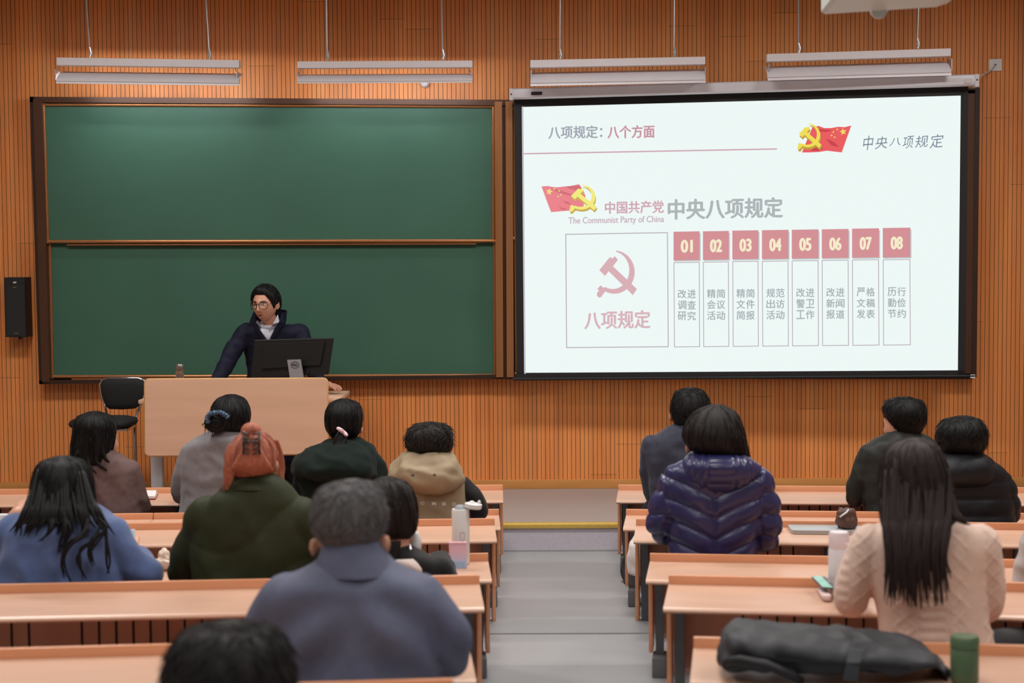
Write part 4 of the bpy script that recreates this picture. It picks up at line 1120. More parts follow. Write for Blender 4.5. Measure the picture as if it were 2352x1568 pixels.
# ---- man in a khaki hooded vest, row 2
d = DP('L', 2, 985, .28)
M_khaki = cloth('khaki_nylon', (150, 132, 106), rough=.6, weave=200, var=.06)
M_blackf = cloth('black_fleece', (22, 22, 24), sheen=.1)
r_, jk, jw, hc, M, R = person('person with thick black hair in a khaki hooded vest with white letters on the back', d, 0,
    [(1040, 955, 1020, .9), (1058, 930, 1040, .75), (1080, 908, 1056, .6), (1110, 898, 1066, .55), (1150, 896, 1071, .58), (1200, 898, 1073, .64), (1250, 900, 1072, .66)],
    [[(1050, 1105, 0, .03), (1052, 1125, 0, .03)]],
    (986, 1018, 1.0, 0, .12, 0), M_khaki, 'vest', disp=folds(.005, 5, 9, 9), ears=[(938, 1040, 4, 10), (1036, 1042, 4, 10)], group=AUD, hw=(968, 108), hands=False)
for pts in ([(1060, 1115, .02, .05), (1090, 1150, .04, .054), (1098, 1175, .08, .046), (1060, 1172, .26, .038)], [(915, 1115, .02, .05), (892, 1160, .04, .05), (905, 1172, .1, .044), (930, 1172, .26, .038)]):
    mb = MB(); mb.rcone([P(x, y, d + dy) for x, y, dy, _ in pts], [q[3] for q in pts], 16)
    sl, slw = remesh(mb, 'sleeve', M_blackf, r_, .011, 5, folds(.005, seed=3))
    hb = MB(); hand(hb, T('L', 2, pts[-1][0], .14), (-.2 if pts[0][0] > 1000 else .2, 1, 0), (0, 0, 1), -1 if pts[0][0] > 1000 else 1)
    hb.rcone([P(pts[-1][0], pts[-1][1], d + pts[-1][2]), T('L', 2, pts[-1][0], .14)], [.03, .024], 12)
    remesh(hb, 'hand', M_skin, r_, .006, 1)
mb = MB(); Rh = rows_world(d, [(1038, 950, 1022, 1.0, -.0), (1046, 928, 1038, .95, -.02), (1060, 908, 1050, .9, -.035), (1082, 896, 1062, .8, -.05), (1104, 897, 1064, .72, -.06), (1118, 915, 1050, .62, -.07), (1127, 945, 1024, .5, -.08)])
loft(mb, Rh, 44, 5, .9, .010, (3, 5), 2); hj, hjw = remesh(mb, 'hood', M_khaki, r_, .010, 3, folds(.012, 7, 14, 6))
for px, py in ((948, 1090), (998, 1090)):
    q = on_surface(hjw, px, py, .001)
    if q: MB().ball(q, (.008, .006, .008), 10).build('snap_button', mat('snap_khaki', (96, 80, 60), rough=.4), hj, root=r_)
M_let = mat('letter_white', (226, 222, 214), rough=.7)
for chx, ch_ in ((939, 'R'), (970.5, 'O'), (997, 'M'), (1020.5, 'E'), (1043.5, 'D')):
    dy = (chx - 970) * .02
    decal(r_, jw, lambda u, v: (chx - 4.3 + 8.6 * u, 1159.5 + dy - 7.5 * v), ch_, M_let, bold=.02)
hair_part(r_, d, [(970, 970, 1004, 1.0), (974, 957, 1020, 1.03), (983, 943, 1032, 1.07), (993, 936, 1038, 1.1), (1008, 932, 1040, 1.1), (1024, 934, 1040, 1.05), (1038, 942, 1034, .95), (1048, 956, 1022, .8)], hairmat('hair_soft_black', (30, 25, 24)), n_str=420, ln=.16, lift=.02, seed=13, amp=.008, freq=(8, 9), curl=.35, r=.002)
# ---- woman with copper hair in an olive quilted jacket, row 4
d = DP('L', 4, 580, .27)
M_olive = cloth('olive_nylon', (48, 52, 33), spec=.15, rough=.6, weave=160, var=.06)
def quilt_arc(v, n):
    t = v.z * 9 + .9 * math.sin(v.x * 9)
    s = abs(math.sin(t * PI * .5 + .3 * noise.noise((v.x * 5, v.y * 5, v.z * 5))))
    return .011 * s ** .5 + folds(.005, 6, 8, 4)(v, n)
r_, jk, jw, hc, M, R = person('person with clipped-up copper hair in an olive green quilted jacket', d, .11,
    [(1092, 545, 628, .9), (1106, 530, 645, .8), (1126, 505, 668, .65), (1155, 472, 694, .55), (1195, 450, 706, .52), (1250, 440, 712, .55), (1310, 446, 706, .6), (1360, 450, 704, .65)],
    [[(480, 1185, .0, .075), (438, 1270, .05, .062), (424, 1312, .1, .055), ('w', T('L', 4, 470, .17), .04)], [(682, 1185, .0, .075), (706, 1270, .05, .062), (712, 1310, .1, .055), ('w', T('L', 4, 660, .17), .04)]],
    (582, 1046, 1.0, math.radians(-22), .12, 0), M_olive, disp=quilt_arc, ears=[(634, 1068, 6, 18)], group=AUD, hw=(987, 116))
mb = MB(); Rc = rows_world(d, [(1086, 548, 626, 1.05), (1096, 541, 634, 1.05), (1110, 528, 648, .95), (1118, 520, 656, .9)]); loft(mb, Rc, 32, 4); mb.build('collar', M_olive, r_, smooth=True)
def updo(mb, L):
    rnd = random.Random(3)
    mb.ball(P(577, 990, d - .07), (.040, .03, .034), 18)
    for k in range(12):
        a = k / 12 * 2 * PI
        mb.tube([P(577 + 10 * math.cos(a + t * .5) * (1 - t / 14), 1010 - t * 4.2, d - .10 + .02 * math.sin(a + t)) for t in range(9)], [.012] * 7 + [.008, .003], 7)
    for k in range(26):
        x0 = rnd.uniform(524, 545); lock(mb, d, [(x0, 1020, -.08), (x0 - 8, 1050, -.09), (x0 - 12 + rnd.uniform(-5, 8), 1085, -.08), (514 + rnd.uniform(-6, 14), 1110 + rnd.uniform(0, 22), -.06)], .005, .001)
    for k in range(22):
        x0 = rnd.uniform(628, 639); lock(mb, d, [(x0, 1010, .02), (x0 + 10, 1045, .04), (x0 + 13 + rnd.uniform(-3, 5), 1080, .04), (643 + rnd.uniform(-8, 10), 1105 + rnd.uniform(0, 18), .02)], .0045, .001)
    for k in range(16):      # loose lengths swept across the back to the clip
        x0 = 530 + k * 6.5; lock(mb, d, [(x0, 1092 - abs(k - 8) * 1.5, -.10), (x0 + (577 - x0) * .3, 1062, -.125), (577 + (x0 - 577) * .35, 1030, -.125), (577 + (x0 - 577) * .1, 1005, -.11)], .011, .006)
hair_part(r_, d, [(990, 562, 602, 1.0), (1000, 546, 617, 1.05), (1018, 532, 631, 1.1), (1042, 522, 638, 1.1), (1064, 521, 636, 1.08), (1082, 527, 628, 1.0), (1096, 540, 612, .85), (1104, 552, 600, .6)], M_hairr, n_str=200, ln=.3, lift=.004, seed=15, extra=updo, amp=.006)
M_claw = mat('claw_brown', (70, 58, 54), rough=.2, scale=(60, 60, 60), var=.3)
mb = MB()
for px0 in (558, 596):
    mb.tube([P(px0 + 2, 990, d - .13), P(px0 + (577 - px0) * .1, 1015, d - .15), P(px0 + 1, 1042, d - .14)], [.004, .006, .004], 7)
    for k in range(5): mb.tube([P(px0, 994 + k * 11, d - .14), P(px0 + (577 - px0) * .45, 996 + k * 11, d - .155), P(px0 + (577 - px0) * .8, 999 + k * 11, d - .14)], [.0045, .004, .002], 6)
mb.tube([P(558, 1016, d - .15), P(577, 1012, d - .16), P(596, 1016, d - .15)], .005, 7); mb.build('hair_claw', M_claw, r_, smooth=True)
MB().tube([P(630, 1085, d + .0), P(631, 1095, d), P(630, 1106, d)], [.002, .004, .002], 6).build('earring', M_chr, r_)
# ---- woman with long black hair in a blue coat, far left, row 4
d = DP('L', 4, 150, .24)
M_blue = cloth('blue_wool', (78, 96, 140), weave=220, var=.08, bump=.3, sheen=.3)
hpen = T('L', 4, 24, .12, .05)
r_, jk, jw, hc, M, R = person('person with long black hair leaning over the desk in a blue wool coat', d, .11,
    [(1152, 112, 190, .9, .04), (1164, 88, 214, .85, .03), (1180, 56, 244, .75, .02), (1204, 24, 266, .65), (1240, 8, 280, .62), (1290, 0, 292, .66), (1345, -4, 296, .7)],
    [[(245, 1225, .0, .07), (300, 1290, -.02, .06), (340, 1322, .02, .055), (318, 1285, .2, .046), ('w', T('L', 4, 294, .10, .07), .036)], [(28, 1225, 0, .07), (-25, 1285, .02, .06), (-20, 1268, .10, .05), ('w', P(8, 1216, d + .17), .036)]],
    (146, 1112, 1.0, 0, .35, 0, .06), M_blue, 'coat', disp=folds(.009, 5, 8, 12), group=AUD, hw=(1047, 160), bodyvox=.0055,
    handv={0: ((-.1, .7, .75), (.3, -.6, .6), 1, 1.0, .5), 1: ((.55, .25, .5), (-.3, -.8, .4), 1, 1.0, .8)})
def longhair(mb, L):
    rnd = random.Random(9)
    for k in range(60):
        x0 = rnd.uniform(66, 214); x1 = 40 + (x0 - 66) / 148 * 200 + rnd.uniform(-10, 10)
        lock(mb, d, [(x0 * .85 + 21, 1075 + rnd.uniform(0, 80), -.03), (x0 + (x1 - x0) * .4, 1165, -.115), (x1, 1195, -.14), (x1 + (x1 - 140) * .15 + rnd.uniform(-10, 10), 1205 + rnd.uniform(0, 28), -.15)], .012, .001)
    for pts in ([(148, 1180, -.15), (150, 1215, -.17), (142, 1245, -.18), (136, 1270, -.18)], [(205, 1190, -.15), (195, 1225, -.18), (160, 1250, -.19), (140, 1285, -.19), (150, 1330, -.19)],
                [(230, 1195, -.14), (215, 1235, -.17), (185, 1258, -.18), (180, 1290, -.19), (195, 1328, -.19)], [(225, 1190, -.14), (240, 1215, -.15), (222, 1240, -.17), (215, 1265, -.18)], [(238, 1200, -.13), (246, 1230, -.15), (248, 1290, -.17), (250, 1320, -.17)],
                [(150, 1190, -.15), (158, 1220, -.17), (146, 1262, -.18)], [(120, 1190, -.15), (118, 1215, -.17), (92, 1240, -.17)], [(212, 1235, -.17), (205, 1270, -.18), (214, 1300, -.18)], [(200, 1225, -.18), (168, 1246, -.195), (150, 1280, -.195), (165, 1335, -.195)]):
        for j in range(3): lock(mb, d, [(x + rnd.uniform(-5, 5), y + rnd.uniform(-4, 4), z - .01) for x, y, z in pts], .007, .0015)
hair_part(r_, d, [(1050, 112, 172, 1.0, .05), (1060, 93, 192, 1.05, .05), (1082, 80, 206, 1.1, .05), (1115, 72, 214, 1.05, .04), (1150, 66, 216, .95, .02), (1178, 62, 222, .8, 0), (1196, 64, 220, .62, -.03), (1205, 80, 205, .4, -.05)],
    M_hair, n_str=220, ln=.35, lift=.006, seed=17, amp=.005, extra=longhair)
# ---- grey-haired man in a slate jacket, row 6
d = DP('L', 6, 820, .21)
M_slate = cloth('slate_cotton', (92, 96, 118), rough=.7, weave=330, var=.06, bump=.15)
def slate_folds(v, n):
    x = v.x - P(820, 1400, d).x
    diag = math.sin(v.z * 34 + abs(x) * 26 + 2 * noise.noise((v.x * 4, v.y * 4, v.z * 4)))
    return .013 * noise.noise((v.x * 7, v.y * 7, v.z * 6 + abs(x) * 7)) + .007 * diag * min(1, abs(x) / .08)
r_, jk, jw, hc, M, R = person('person with short grey hair in a slate blue jacket, near the aisle', d, .23,
    [(1236, 742, 872, .9), (1262, 738, 880, .9), (1290, 728, 898, .85), (1312, 690, 930, .75), (1336, 640, 976, .62), (1370, 614, 1006, .55), (1430, 606, 1020, .55), (1500, 622, 1012, .6), (1580, 630, 1008, .66)],
    [[(655, 1372, 0, .065), (612, 1450, .02, .058), (600, 1520, .08, .05), ('w', T('L', 6, 640, .15, .07), .04)], [(975, 1372, 0, .065), (1026, 1460, -.01, .062), (1032, 1512, .04, .055), ('w', T('L', 6, 980, .15, .075), .04)]],
    (806, 1185, 1.04, 0, .14, 0), M_slate, disp=slate_folds, ears=[(722, 1256, 10, 24), (885, 1248, 11, 25)], group=AUD, hw=(1103, 175), vox=.009)
mb = MB(); Rc = rows_world(d, [(1236, 748, 868, 1.12), (1246, 742, 876, 1.12), (1275, 731, 892, 1.1), (1300, 722, 906, 1.05), (1312, 716, 914, 1.0)])
Lc = loft(mb, Rc, 40, 4, .95, .004, (4, 4), 2); mb.build('collar', M_slate, r_, smooth=True)
hair_part(r_, d, [(1103, 784, 836, 1.0), (1110, 760, 858, 1.03), (1122, 738, 874, 1.06), (1140, 724, 884, 1.1), (1172, 715, 890, 1.1), (1205, 716, 888, 1.1), (1228, 725, 880, 1.05), (1246, 738, 868, 1.0), (1258, 752, 856, .9)], M_hairg, n_str=900, ln=.1, lift=.012, seed=19, amp=.004, freq=(9, 9), curl=.3, r=.0012)
# ---- woman beside him in black with hair down and a mask, row 4
d = DP('L', 4, 940, .26)
r_, jk, jw, hc, M, R = person('person with dark brown hair and a white face mask, in a black top', d, .11,
    [(1252, 882, 944, .9), (1264, 874, 958, .9), (1276, 868, 984, .75), (1288, 862, 1010, .62), (1306, 858, 1026, .55), (1350, 860, 1030, .6)],
    [[(1010, 1308, 0, .05), (1036, 1350, .05, .046), ('w', T('L', 4, 1000, .15), .036)], [(880, 1308, 0, .05), (850, 1350, .05, .046), ('w', T('L', 4, 880, .15), .036)]],
    (908, 1180, 1.0, math.radians(-32), .25, 0), M_blackf, 'top', disp=folds(.004, seed=21), ears=[(938, 1228, 6, 15)], group=AUD, hw=(1094, 113))
mb = MB(); Rc = rows_world(d, [(1282, 876, 950, .9, -.06), (1292, 880, 962, .85, -.06), (1306, 890, 972, .7, -.06), (1318, 900, 972, .5, -.06)]); loft(mb, Rc, 30, 4, .9, .01, (3, 3), 5); mb.build('collar', mat('pale_pink_cloth', (214, 196, 190), rough=.8, bump=.2), r_, smooth=True)
hair_part(r_, d, [(1097, 866, 912, 1.0), (1108, 852, 934, 1.05), (1130, 846, 950, 1.1), (1165, 846, 959, 1.1), (1200, 850, 960, 1.05), (1222, 858, 955, .95), (1236, 872, 940, .8)], M_hairb, n_str=170, ln=.3, lift=.004, seed=23, amp=.005,
    extra=lambda mb, L: [lock(mb, d, [(900 + k * 5, 1240, -.08), (896 + k * 4, 1270, -.09), (892 + k * 3, 1292, -.1)], .008, .002) for k in range(5)])
mb = MB(); Rm = rows_world(d + .05, [(1222, 928, 962, .9), (1240, 934, 968, .9), (1262, 932, 967, .9), (1280, 924, 958, .8)]); loft(mb, Rm, 24, 4); mb.build('face_mask', mat('mask_white', (216, 214, 214), rough=.8, scale=(40, 40, 40), bump=.2), r_, smooth=True)
MB().tube([P(941, 1248, d - .04), P(943, 1260, d - .045), P(938, 1275, d - .045), P(940, 1285, d - .045)], [.003, .006, .004, .002], 7).build('earring', M_chr, r_)
# ---- dark head in the near foreground
d = 3.35
r_, jk, jw, hc, M, R = person('person nearest the camera, only the blurred black-haired head in view', d, .35,
    [(1660, 470, 600, .9), (1700, 430, 640, .8), (1730, 330, 740, .6), (1800, 290, 790, .55), (1950, 280, 800, .6), (2100, 290, 790, .65)],
    [[(340, 1790, 0, .06), (300, 1960, .1, .055), ('w', Vector((-.78, 3.66, .66)), .04)], [(735, 1790, 0, .06), (780, 1960, .1, .055), ('w', Vector((-.42, 3.66, .66)), .04)]],
    (526, 1560, 1.02, 0, .12, 0), cloth('dark_jacket', (40, 40, 44)), disp=folds(seed=31), group=AUD, hw=(1429, 309), seat=.26)
hair_part(r_, d, [(1432, 470, 590, 1.0), (1446, 430, 626, 1.05), (1475, 398, 656, 1.1), (1520, 378, 674, 1.1), (1568, 371, 680, 1.1), (1620, 376, 678, 1.05), (1660, 400, 655, .95), (1685, 430, 625, .8)], hairmat('hair_near', (26, 23, 23)), n_str=900, ln=.16, lift=.012, seed=29, amp=.006, freq=(8, 8), curl=.3, r=.0013)
# ---- man in a navy blazer turned to the left, row 1 right
d = DP('R', 1, 1570, .3)
M_navyb = cloth('navy_wool', (50, 52, 68), weave=420, var=.22, bump=.25, sheen=.15)
r_, jk, jw, hc, M, R = person('person with short black hair in a navy blazer, front desk right of aisle', d, 0,
    [(972, 1552, 1610, .9), (984, 1530, 1628, .75), (998, 1506, 1648, .6), (1016, 1486, 1662, .52), (1050, 1482, 1664, .55), (1110, 1492, 1656, .6), (1170, 1500, 1650, .66)],
    [[(1498, 1020, 0, .058), (1490, 1085, .04, .05), (1506, 1150, .1, .044), ('w', T('R', 1, 1530, .16), .036)], [(1645, 1025, 0, .058), (1668, 1100, .04, .05), ('w', T('R', 1, 1640, .16), .036)]],
    (1586, 942, 1.0, math.radians(16), .08, 0), M_navyb, disp=folds(.005, seed=33), ears=[(1541, 956, 5, 13)], group=AUD, hw=(889, 92))
mb = MB(); Rc = rows_world(d, [(966, 1554, 1612, 1.05), (974, 1550, 1616, 1.05), (986, 1536, 1626, .9), (990, 1532, 1628, .88)]); loft(mb, Rc, 30, 4); mb.build('collar', M_navyb, r_, smooth=True)
lg = MB(); c = P(1440, 1285, d + .1); h_ = P(1500, 1250, d + .08); h_.z = .45
lg.rcone([h_, P(1447, 1290, d + .2), P(1450, 1330, d + .14), P(1468, 1372, d + .05)], [.055, .048, .042, .038], 16)
remesh(lg, 'stretched_leg', M_trous, r_, .01, 3, folds(.004, 9, 14, 2))
hair_part(r_, d, [(892, 1566, 1606, 1.0), (900, 1552, 1618, 1.05), (918, 1544, 1628, 1.1), (940, 1540, 1632, 1.1), (958, 1542, 1630, 1.05), (972, 1548, 1624, 1.0), (981, 1556, 1614, .85)], M_hair, n_str=380, ln=.14, lift=.012, seed=35, amp=.005, freq=(9, 9), curl=.3, r=.0015)
# ---- woman in a purple down jacket, row 3 right
d = DP('R', 3, 1640, .27)
M_purp = cloth('purple_nylon', (44, 43, 86), rough=.32, weave=90, var=.06, bump=.2, spec=.5)
cxp = P(1635, 1150, d).x
def puff(v, n):
    x = v.x - cxp; ax = abs(x)
    if v.y < d + .06 and ax < .215:
        t = (v.z - .62 * ax + .9 * ax * ax) / .092
    else:
        t = (v.z + .2 * ax) / .10
    s = abs(math.sin(t * PI)) ** .45
    seam = min(1, ax / .012) if v.y < d else 1
    return .019 * (s * (.35 + .65 * seam)) - .007 + .004 * noise.noise((v.x * 16, v.y * 16, v.z * 22)) * 1.3
r_, jk, jw, hc, M, R = person('person with a dark bob in a shiny purple hooded down jacket', d, 0,
    [(1044, 1590, 1712, .8), (1058, 1568, 1726, .75), (1078, 1546, 1742, .62), (1105, 1532, 1752, .54), (1150, 1532, 1756, .54), (1210, 1538, 1744, .58), (1280, 1540, 1732, .62), (1330, 1540, 1732, .64)],
    [[(1556, 1105, 0, .07), (1528, 1165, .01, .066), (1520, 1206, .04, .062), (1538, 1222, .15, .05), ('w', T('R', 3, 1560, .14), .04)], [(1736, 1105, 0, .07), (1756, 1170, .01, .066), (1758, 1228, .03, .06), (1745, 1236, .15, .05), ('w', T('R', 3, 1720, .14), .04)]],
    (1644, 1002, 1.0, math.radians(14), .2, 0), M_purp, 'down_jacket', disp=puff, seat=.385, ears=[(1580, 1028, 6, 15)], group=AUD, hw=(929, 146), vox=.0075)
mb = MB(); Rh = rows_world(d, [(1040, 1598, 1700, 1.0, -.02), (1048, 1580, 1718, .95, -.03), (1064, 1568, 1732, .85, -.045), (1086, 1572, 1736, .72, -.06), (1106, 1588, 1724, .6, -.075), (1122, 1610, 1700, .5, -.085), (1130, 1630, 1682, .4, -.09)])
loft(mb, Rh, 48, 6, .95)
hcx = P(1648, 1080, d).x
def hoodpuff(v, n):
    x = v.x - hcx; ax = abs(x); kx = .0021
    if ax < 30 * kx: t = v.z / .05; return .008 * abs(math.sin(t * PI)) ** .45 * min(1, max(.15, abs(ax - 29 * kx) / .008)) - .003
    t = (ax + .1 * v.z) / .038; return .008 * abs(math.sin(t * PI)) ** .45 - .003
remesh(mb, 'hood', M_purp, r_, .0075, 3, hoodpuff)
hair_part(r_, d, [(931, 1622, 1668, 1.0), (944, 1598, 1688, 1.05), (964, 1580, 1700, 1.1), (990, 1569, 1708, 1.1), (1014, 1572, 1714, 1.05), (1034, 1590, 1719, .95), (1048, 1620, 1722, .8), (1058, 1660, 1722, .6)], M_hairb, n_str=240, ln=.35, lift=.006, seed=37, amp=.005,
    extra=lambda mb, L: [lock(mb, d, [(1708 + k, 1010, .0), (1714 + k, 1035, .0), (1718 + k * .8, 1055, .01), (1719 + k * .6, 1064, .02)], .009, .0015) for k in range(-8, 4, 2)])
# ---- woman with long straight hair in a beige cable-knit sweater, row 5 right
d = DP('R', 5, 2120, .21)
M_knit = cloth('beige_knit', (226, 196, 180), rough=.9, weave=190, var=.05, bump=.5, sheen=.3)
kx0 = P(2215, 1300, d).x; kz0 = P(2215, 1300, d).z
def knit(v, n):
    o = .003 * noise.noise((v.x * 6, v.y * 6, v.z * 6))
    if v.y < d:
        x = abs(v.x - P(2125, 1300, d).x)
        if x > .04 and x < .25:
            zz = v.z * 8.2; tri = abs((zz % 1) - .5) * 2
            for off in (.085, .205):
                for sgn in (1, -1):
                    c = off + sgn * (tri - .5) * .062
                    o += .0032 * math.exp(-((x - c) / .0055) ** 2)
        else:
            o += .0016 * math.sin(v.z * 190)
    return o
r_, jk, jw, hc, M, R = person('person with long straight dark hair in a beige cable-knit sweater', d, .11,
    [(1180, 2078, 2168, .9), (1192, 2050, 2200, .75), (1206, 2012, 2236, .62), (1226, 1984, 2262, .54), (1260, 1972, 2274, .52), (1330, 1992, 2262, .55), (1400, 2014, 2266, .6), (1480, 2020, 2284, .66), (1530, 2018, 2290, .7)],
    [[(2000, 1250, 0, .068), (1962, 1335, .02, .06), (1955, 1378, .05, .056), (1958, 1346, .18, .045), ('w', T('R', 5, 1956, .18, .062), .036)], [(2248, 1250, 0, .068), (2266, 1330, .03, .06), (2266, 1390, .06, .054), (2240, 1390, .2, .045), ('w', T('R', 5, 2200, .13), .036)]],
    (2098, 1085, 1.0, 0, .1, 0), M_knit, 'sweater', disp=knit, seat=.395, leg_dx=.06, leg_sh=.33, group=AUD, hw=(1005, 175), vox=.0062, bodyvox=.0065)
def straight(mb, L):
    rnd = random.Random(21)
    for k in range(150):
        u = rnd.random(); x0 = 2022 + u * 168; x1 = 2040 + round(u * 6) / 6 * 128 + rnd.uniform(-9, 9); ye = 1388 + rnd.uniform(-70, 12) - abs(u - .5) * 20
        lock(mb, d, [(x0 * .9 + 210.7, 1050 + rnd.uniform(0, 130), -.06 - rnd.uniform(0, .02)), (x0 + (x1 - x0) * .4, 1200, -.155), (x1, 1280, -.185 - rnd.uniform(0, .012)), (x1 + (u - .35) * 16 + rnd.uniform(-5, 5), ye, -.185)], rnd.uniform(.006, .011), .0012)
    for k in range(14):      # the lengths that fall over the right shoulder
        lock(mb, d, [(2176 + rnd.uniform(-8, 8), 1120, -.08), (2186 + rnd.uniform(-6, 8), 1165, -.11), (2200 + rnd.uniform(-6, 12), 1192, -.13), (2218 + rnd.uniform(-4, 14), 1204, -.12)], .010, .002)
hair_part(r_, d, [(1008, 2074, 2124, 1.0), (1018, 2052, 2146, 1.05), (1040, 2033, 2164, 1.08), (1075, 2023, 2178, 1.05), (1115, 2019, 2188, 1.0), (1155, 2019, 2194, .9, -.01), (1190, 2022, 2196, .72, -.03), (1215, 2030, 2188, .5, -.06), (1260, 2038, 2172, .3, -.12), (1310, 2042, 2166, .18, -.155)],
    hairmat('hair_long_brown', (44, 34, 33)), n_str=160, ln=.3, lift=.003, seed=39, amp=.004, extra=straight)
# ---- man in a dark olive jacket looking left, row 1 right
d = DP('R', 1, 2075, .3)
M_dk = cloth('dark_olive_nylon', (40, 42, 40), rough=.55, weave=200)
r_, jk, jw, hc, M, R = person('person with short black hair looking left in a dark olive jacket, front right', d, 0,
    [(992, 2046, 2106, .9), (1004, 2022, 2128, .75), (1016, 2000, 2145, .62), (1036, 1985, 2156, .54), (1080, 1982, 2158, .55), (1140, 1985, 2155, .6), (1200, 1988, 2152, .66)],
    [[(1998, 1045, 0, .06), (1972, 1110, .03, .055), (1964, 1145, .08, .05), ('w', T('R', 1, 1985, .15), .038)], [(2145, 1045, 0, .06), (2165, 1120, .04, .052), ('w', T('R', 1, 2130, .15), .038)]],
    (2074, 965, 1.02, math.radians(42), .06, 0), M_dk, disp=folds(.007, 6, 10, 41), ears=[(2046, 980, 6, 13)], group=AUD, hw=(910, 95))
mb = MB(); Rc = rows_world(d, [(984, 2050, 2108, 1.05), (994, 2040, 2116, 1.05), (1006, 2024, 2128, .9)]); loft(mb, Rc, 30, 4); mb.build('collar', M_dk, r_, smooth=True)
hair_part(r_, d, [(913, 2054, 2098, 1.0, -.01), (920, 2038, 2116, 1.05, -.01), (936, 2030, 2125, 1.1, -.012), (954, 2032, 2127, 1.08, -.02), (972, 2046, 2124, 1.0, -.03), (988, 2058, 2118, .9, -.035), (999, 2068, 2110, .75, -.04)], M_hair, n_str=380, ln=.14, lift=.011, seed=43, amp=.005, freq=(9, 9), curl=.3, r=.0015)
# ---- man in a black puffer jacket, row 2 right
d = DP('R', 2, 2230, .28)
M_bpuf = cloth('black_nylon', (24, 25, 30), rough=.5, weave=120)
def bpuff(v, n):
    return .011 * abs(math.sin(v.z / .085 * PI)) ** .5 - .003 + .004 * noise.noise((v.x * 12, v.y * 12, v.z * 16))
r_, jk, jw, hc, M, R = person('person with thick black hair in a black puffer jacket at the right edge', d, 0,
    [(1036, 2176, 2246, .9), (1050, 2158, 2268, .8), (1070, 2146, 2294, .65), (1094, 2138, 2314, .55), (1140, 2134, 2322, .54), (1200, 2138, 2326, .6), (1260, 2140, 2326, .64)],
    [[(2168, 1105, 0, .06), (2150, 1160, .04, .054), ('w', T('R', 2, 2180, .14), .038)], [(2300, 1112, 0, .062), (2318, 1170, .03, .056), ('w', T('R', 2, 2280, .14), .038)]],
    (2208, 1005, 1.05, math.radians(24), .1, 0), M_bpuf, 'puffer_jacket', disp=bpuff, leg_dx=.05, leg_sh=-.22, ears=[(2163, 1030, 8, 14)], group=AUD, hw=(954, 115), vox=.009)
mb = MB(); Rh = rows_world(d, [(1040, 2170, 2250, 1.0, -.0), (1050, 2150, 2264, .95, -.02), (1068, 2138, 2276, .85, -.04), (1090, 2136, 2282, .7, -.055), (1106, 2150, 2272, .55, -.07), (1114, 2175, 2250, .4, -.075)])
loft(mb, Rh, 44, 5, .95); remesh(mb, 'hood', M_bpuf, r_, .010, 3, folds(.006, 5, 8, 8))
hair_part(r_, d, [(957, 2188, 2236, 1.0), (964, 2170, 2250, 1.05), (980, 2156, 2262, 1.1), (1002, 2151, 2266, 1.1), (1022, 2156, 2264, 1.05), (1038, 2166, 2256, .95), (1050, 2180, 2244, .8)], M_hair, n_str=420, ln=.16, lift=.012, seed=47, amp=.006, freq=(9, 9), curl=.3, r=.0016)
# ---- sleeve at the right edge, row 4
d = DP('R', 4, 2400, .26)
r_, jk, jw, hc, M, R = person('person almost out of the picture at the right edge, a pale grey sleeve in view', d, .11,
    [(1150, 2420, 2500, .9), (1180, 2388, 2540, .7), (1210, 2372, 2580, .55), (1280, 2366, 2590, .55), (1360, 2380, 2580, .62), (1420, 2380, 2580, .66)],
    [[(2392, 1225, 0, .062), (2366, 1310, .02, .056), (2360, 1352, .06, .05), ('w', T('R', 4, 2380, .15), .038)], [(2565, 1225, 0, .062), (2590, 1320, .03, .056), ('w', T('R', 4, 2560, .15), .038)]],
    (2460, 1090, 1.0, 0, .1, 0), cloth('pale_grey_knit', (196, 188, 186), weave=200, bump=.4), 'sweater', disp=folds(.006, seed=51), group=AUD, hw=(1027, 116))
hair_part(r_, d, [(1030, 2440, 2485, 1.0), (1042, 2420, 2504, 1.05), (1075, 2404, 2518, 1.1), (1120, 2402, 2518, 1.05), (1160, 2410, 2510, .9)], M_hair, n_str=120, seed=53)
# ================================================================== the lecturer
d = 11.2
M_navy = cloth('navy_jacket', (23, 25, 44), spec=.2, rough=.7, weave=260, var=.08)
zd = zdesk
r_, jk, jw, hc, M, R = person('person in glasses and a navy jacket leaning on the lectern, speaking', d, STAGE_Z,
    [(747, 588, 674, .6, -.04), (754, 566, 688, .58, -.04), (766, 552, 698, .58, -.03), (795, 560, 700, .58, 0), (840, 568, 698, .6, .03), (880, 568, 696, .62, .05), (940, 566, 698, .64, .06), (985, 564, 700, .66, .06)],
    [[(567, 762, -.04, .066), (534, 806, -.10, .062), (520, 835, -.14, .056), (503, 866, -.2, .044), ('w', Vector((P(495, 880, d - .26).x, d - .26, zd + .085)), .036)],
     [(687, 764, -.04, .066), (704, 810, -.08, .06), (716, 845, -.12, .052), ('w', Vector((P(738, 890, d - .3).x, d - .3, zd + .075)), .036)]],
    (610, 698, 1.06, math.radians(161), .02, 0, -.17), M_navy, disp=folds(.0045, 8, 14, 61), vox=.008, bodyvox=.0042,
    handv={0: ((-.25, -.9, -.25), (0, -.2, 1), -1, 1.0, .3), 1: ((.85, -.5, -.12), (0, -.1, 1), 1, 1.0, .25)}, legs=False)
